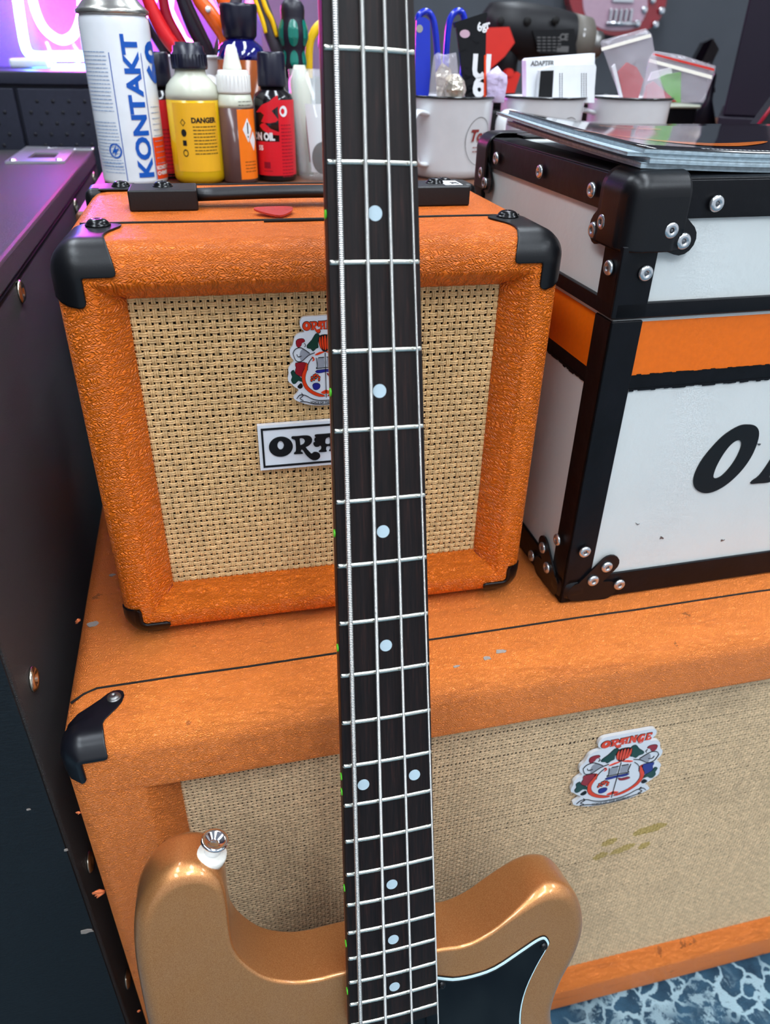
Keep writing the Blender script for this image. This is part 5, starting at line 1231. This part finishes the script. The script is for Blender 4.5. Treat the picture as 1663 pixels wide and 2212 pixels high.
# phone in a stand, small clamp
yy = 1.5; root = thing('phone_stand', 'tilted dark device on a grey bracket at the back of the bench', 'device', tuple(at(1530, 200, yy).xy) + (BZ + .0004,)); iv_ = Vector(root.location); pt = lambda a, c_, yo=0: at(a, c_, yy + yo) - iv_
P = [pt(1498, 132), pt(1520, 92), pt(1540, 83), pt(1516, 134)]; B().prism([(q.x, q.z) for q in P], 0, .012, lambda x, z, h: Vector((x, P[0].y + h, z))).build('screen', 'gloss_black', root)
P = [pt(1516, 136), pt(1540, 83), pt(1553, 106), pt(1536, 142)]; B().prism([(q.x, q.z) for q in P], 0, .02, lambda x, z, h: Vector((x, P[0].y + h, z))).build('bracket', 'metalgrey', root)
B().tube([pt(1528, 135), pt(1538, 165), pt(1532, 215), Vector((0, 0, .004))], [.006, .008, .006, .03], 10).build('stem', 'rubber_black', root)
B().tube([pt(1536, 178), pt(1538, 200)], .006, 10).build('brass_screw', 'brass', root)
b = B()
tr_ = thing('parts_tray', 'pale shallow tray of small parts on the back of the bench, right of the mugs', 'tray', tuple(at(1420, 240, 1.45).xy) + (BZ + .0004,)); p0 = at(1310, 226, 1.45); p1 = at(1490, 222, 1.45); h = p0.z - BZ
B().rbox((p0.x - tr_.location.x, -.03, 0), (p1.x - tr_.location.x, .12, max(.02, h)), .003, 1).build('tray_body', 'black_plastic', tr_)
B().rbox((p0.x - tr_.location.x - .004, -.034, max(.02, h) - .004), (p1.x - tr_.location.x + .004, .124, max(.02, h) + .002), .002, 1).build('tray_rim', 'milky', tr_)

# cabinet panel and slanted case at the right
c = at(1541, 300, 1.30); c = Vector((c.x, c.y, 0))
yawp = -.62
root = thing('dark_cabinet', 'tall dark cabinet side with a ledge, at the right edge behind the magazines', 'cabinet', (c.x, c.y, BZ + .0005), yawp)
zl = at(1548, 250, 1.30).z - BZ
B().rbox((0.006, 0, zl), (.60, .40, 1.0), .003, 2).build('cabinet_side', 'panel_dark', root)
B().rbox((0, -.006, 0), (.60, .40, zl - .001), .003, 2).build('cabinet_plinth', 'panel_dark', root)
yy = .86; sc_ = thing('slanted_case', 'grey-blue textured case corner with dark red piping behind the magazines at the right', 'case', (at(1690, 300, yy).x, yy, BZ + .0005))
iv_ = Vector(sc_.location); P = [at(a_, c_, yy) - iv_ for a_, c_ in ((1618, 296), (1663, 236), (1720, 160), (1760, 150))]
B().prism([(P[0].x, 0), (.22, 0), (.22, P[3].z)] + [(p.x, p.z) for p in P[::-1]], 0, .016, lambda x, z, h: Vector((x, h, z))).build('case_body', 'case_front', sc_)
B().tube([P[0], P[1], P[2]], .0022, 8).build('piping', 'rubber_dkred', sc_)

# guitar on the far wall
yy = 3.02; root = thing('electric_guitar', 'cherry red electric guitar hanging on the far grey wall', 'guitar', tuple(at(1340, 75, yy))); iv_ = Vector(root.location); pt = lambda a, c_, yo=0: at(a, c_, yy + yo) - iv_
ol = smooth_poly([(1340, 78), (1385, 70), (1420, 48), (1438, 10), (1440, -40), (1425, -90), (1405, -130), (1412, -180), (1430, -230), (1410, -280), (1380, -250), (1340, -240), (1300, -250), (1270, -280), (1252, -230), (1268, -180), (1275, -130), (1250, -90), (1232, -40), (1232, 10), (1255, 48), (1295, 70)], 4)
P = [pt(*p) for p in ol]; B().prism([(q.x, q.z) for q in P], 0, .045, lambda x, z, h: Vector((x, h, z))).build('body', 'cherry', root)
ol2 = smooth_poly([(1335, 66), (1370, 60), (1392, 35), (1398, 0), (1390, -60), (1370, -120), (1370, -200), (1300, -200), (1300, -120), (1265, -60), (1258, 0), (1268, 40), (1300, 62)], 4)
P = [pt(*p) for p in ol2]; B().prism([(q.x, q.z) for q in P], -.003, 0, lambda x, z, h: Vector((x, h, z))).build('painted_glare', 'lilac', root)  # lavender glare on the red body, laid on as a coloured sheet
for i in range(5): q = pt(1314 + i * 11, 34); B().rbox((q.x - .006, -.020, q.z - .022), (q.x + .006, -.003, q.z + .022), .004, 2).build('tailpiece_finger', 'chrome', root)
q0, q1 = pt(1306, 51), pt(1370, 51); B().tube([(q0.x, -.012, q0.z), (q1.x, -.012, q1.z)], .008, 10).build('tailpiece_bar', 'chrome', root)
q0, q1 = pt(1318, 5), pt(1368, -14); B().rbox((q0.x, -.014, q0.z), (q1.x, -.002, q1.z), .003, 2).build('pickup', 'chrome', root)
for (a, c_) in ((1390, 21), (1427, 23), (1375, 51), (1414, 53), (1408, 0)): B().lathe([(.013, 0), (.012, .010), (.009, .012)], tuple(pt(a, c_)), 16, Matrix.Rotation(math.pi / 2, 4, 'X')).build('control_knob', 'chrome', root)
q0, q1 = pt(1340, -240), pt(1340, -700); B().box((q0.x - .022, .005, q0.z), (q0.x + .022, .03, q1.z)).build('neck', 'rosewood', root)

for o in scn.objects:                                  # tiny print and inlays nobody could pick apart
    if o.parent and o.type == 'MESH' and (o.name.split('.')[0] in ('fine_print', 'ink_lines', 'cover_small_print', 'rating_print', 'hazard_print', 'paint_nicks', 'teal_pads') or o.name.split('.')[0].endswith('_enamel')):
        o['kind'] = 'stuff'
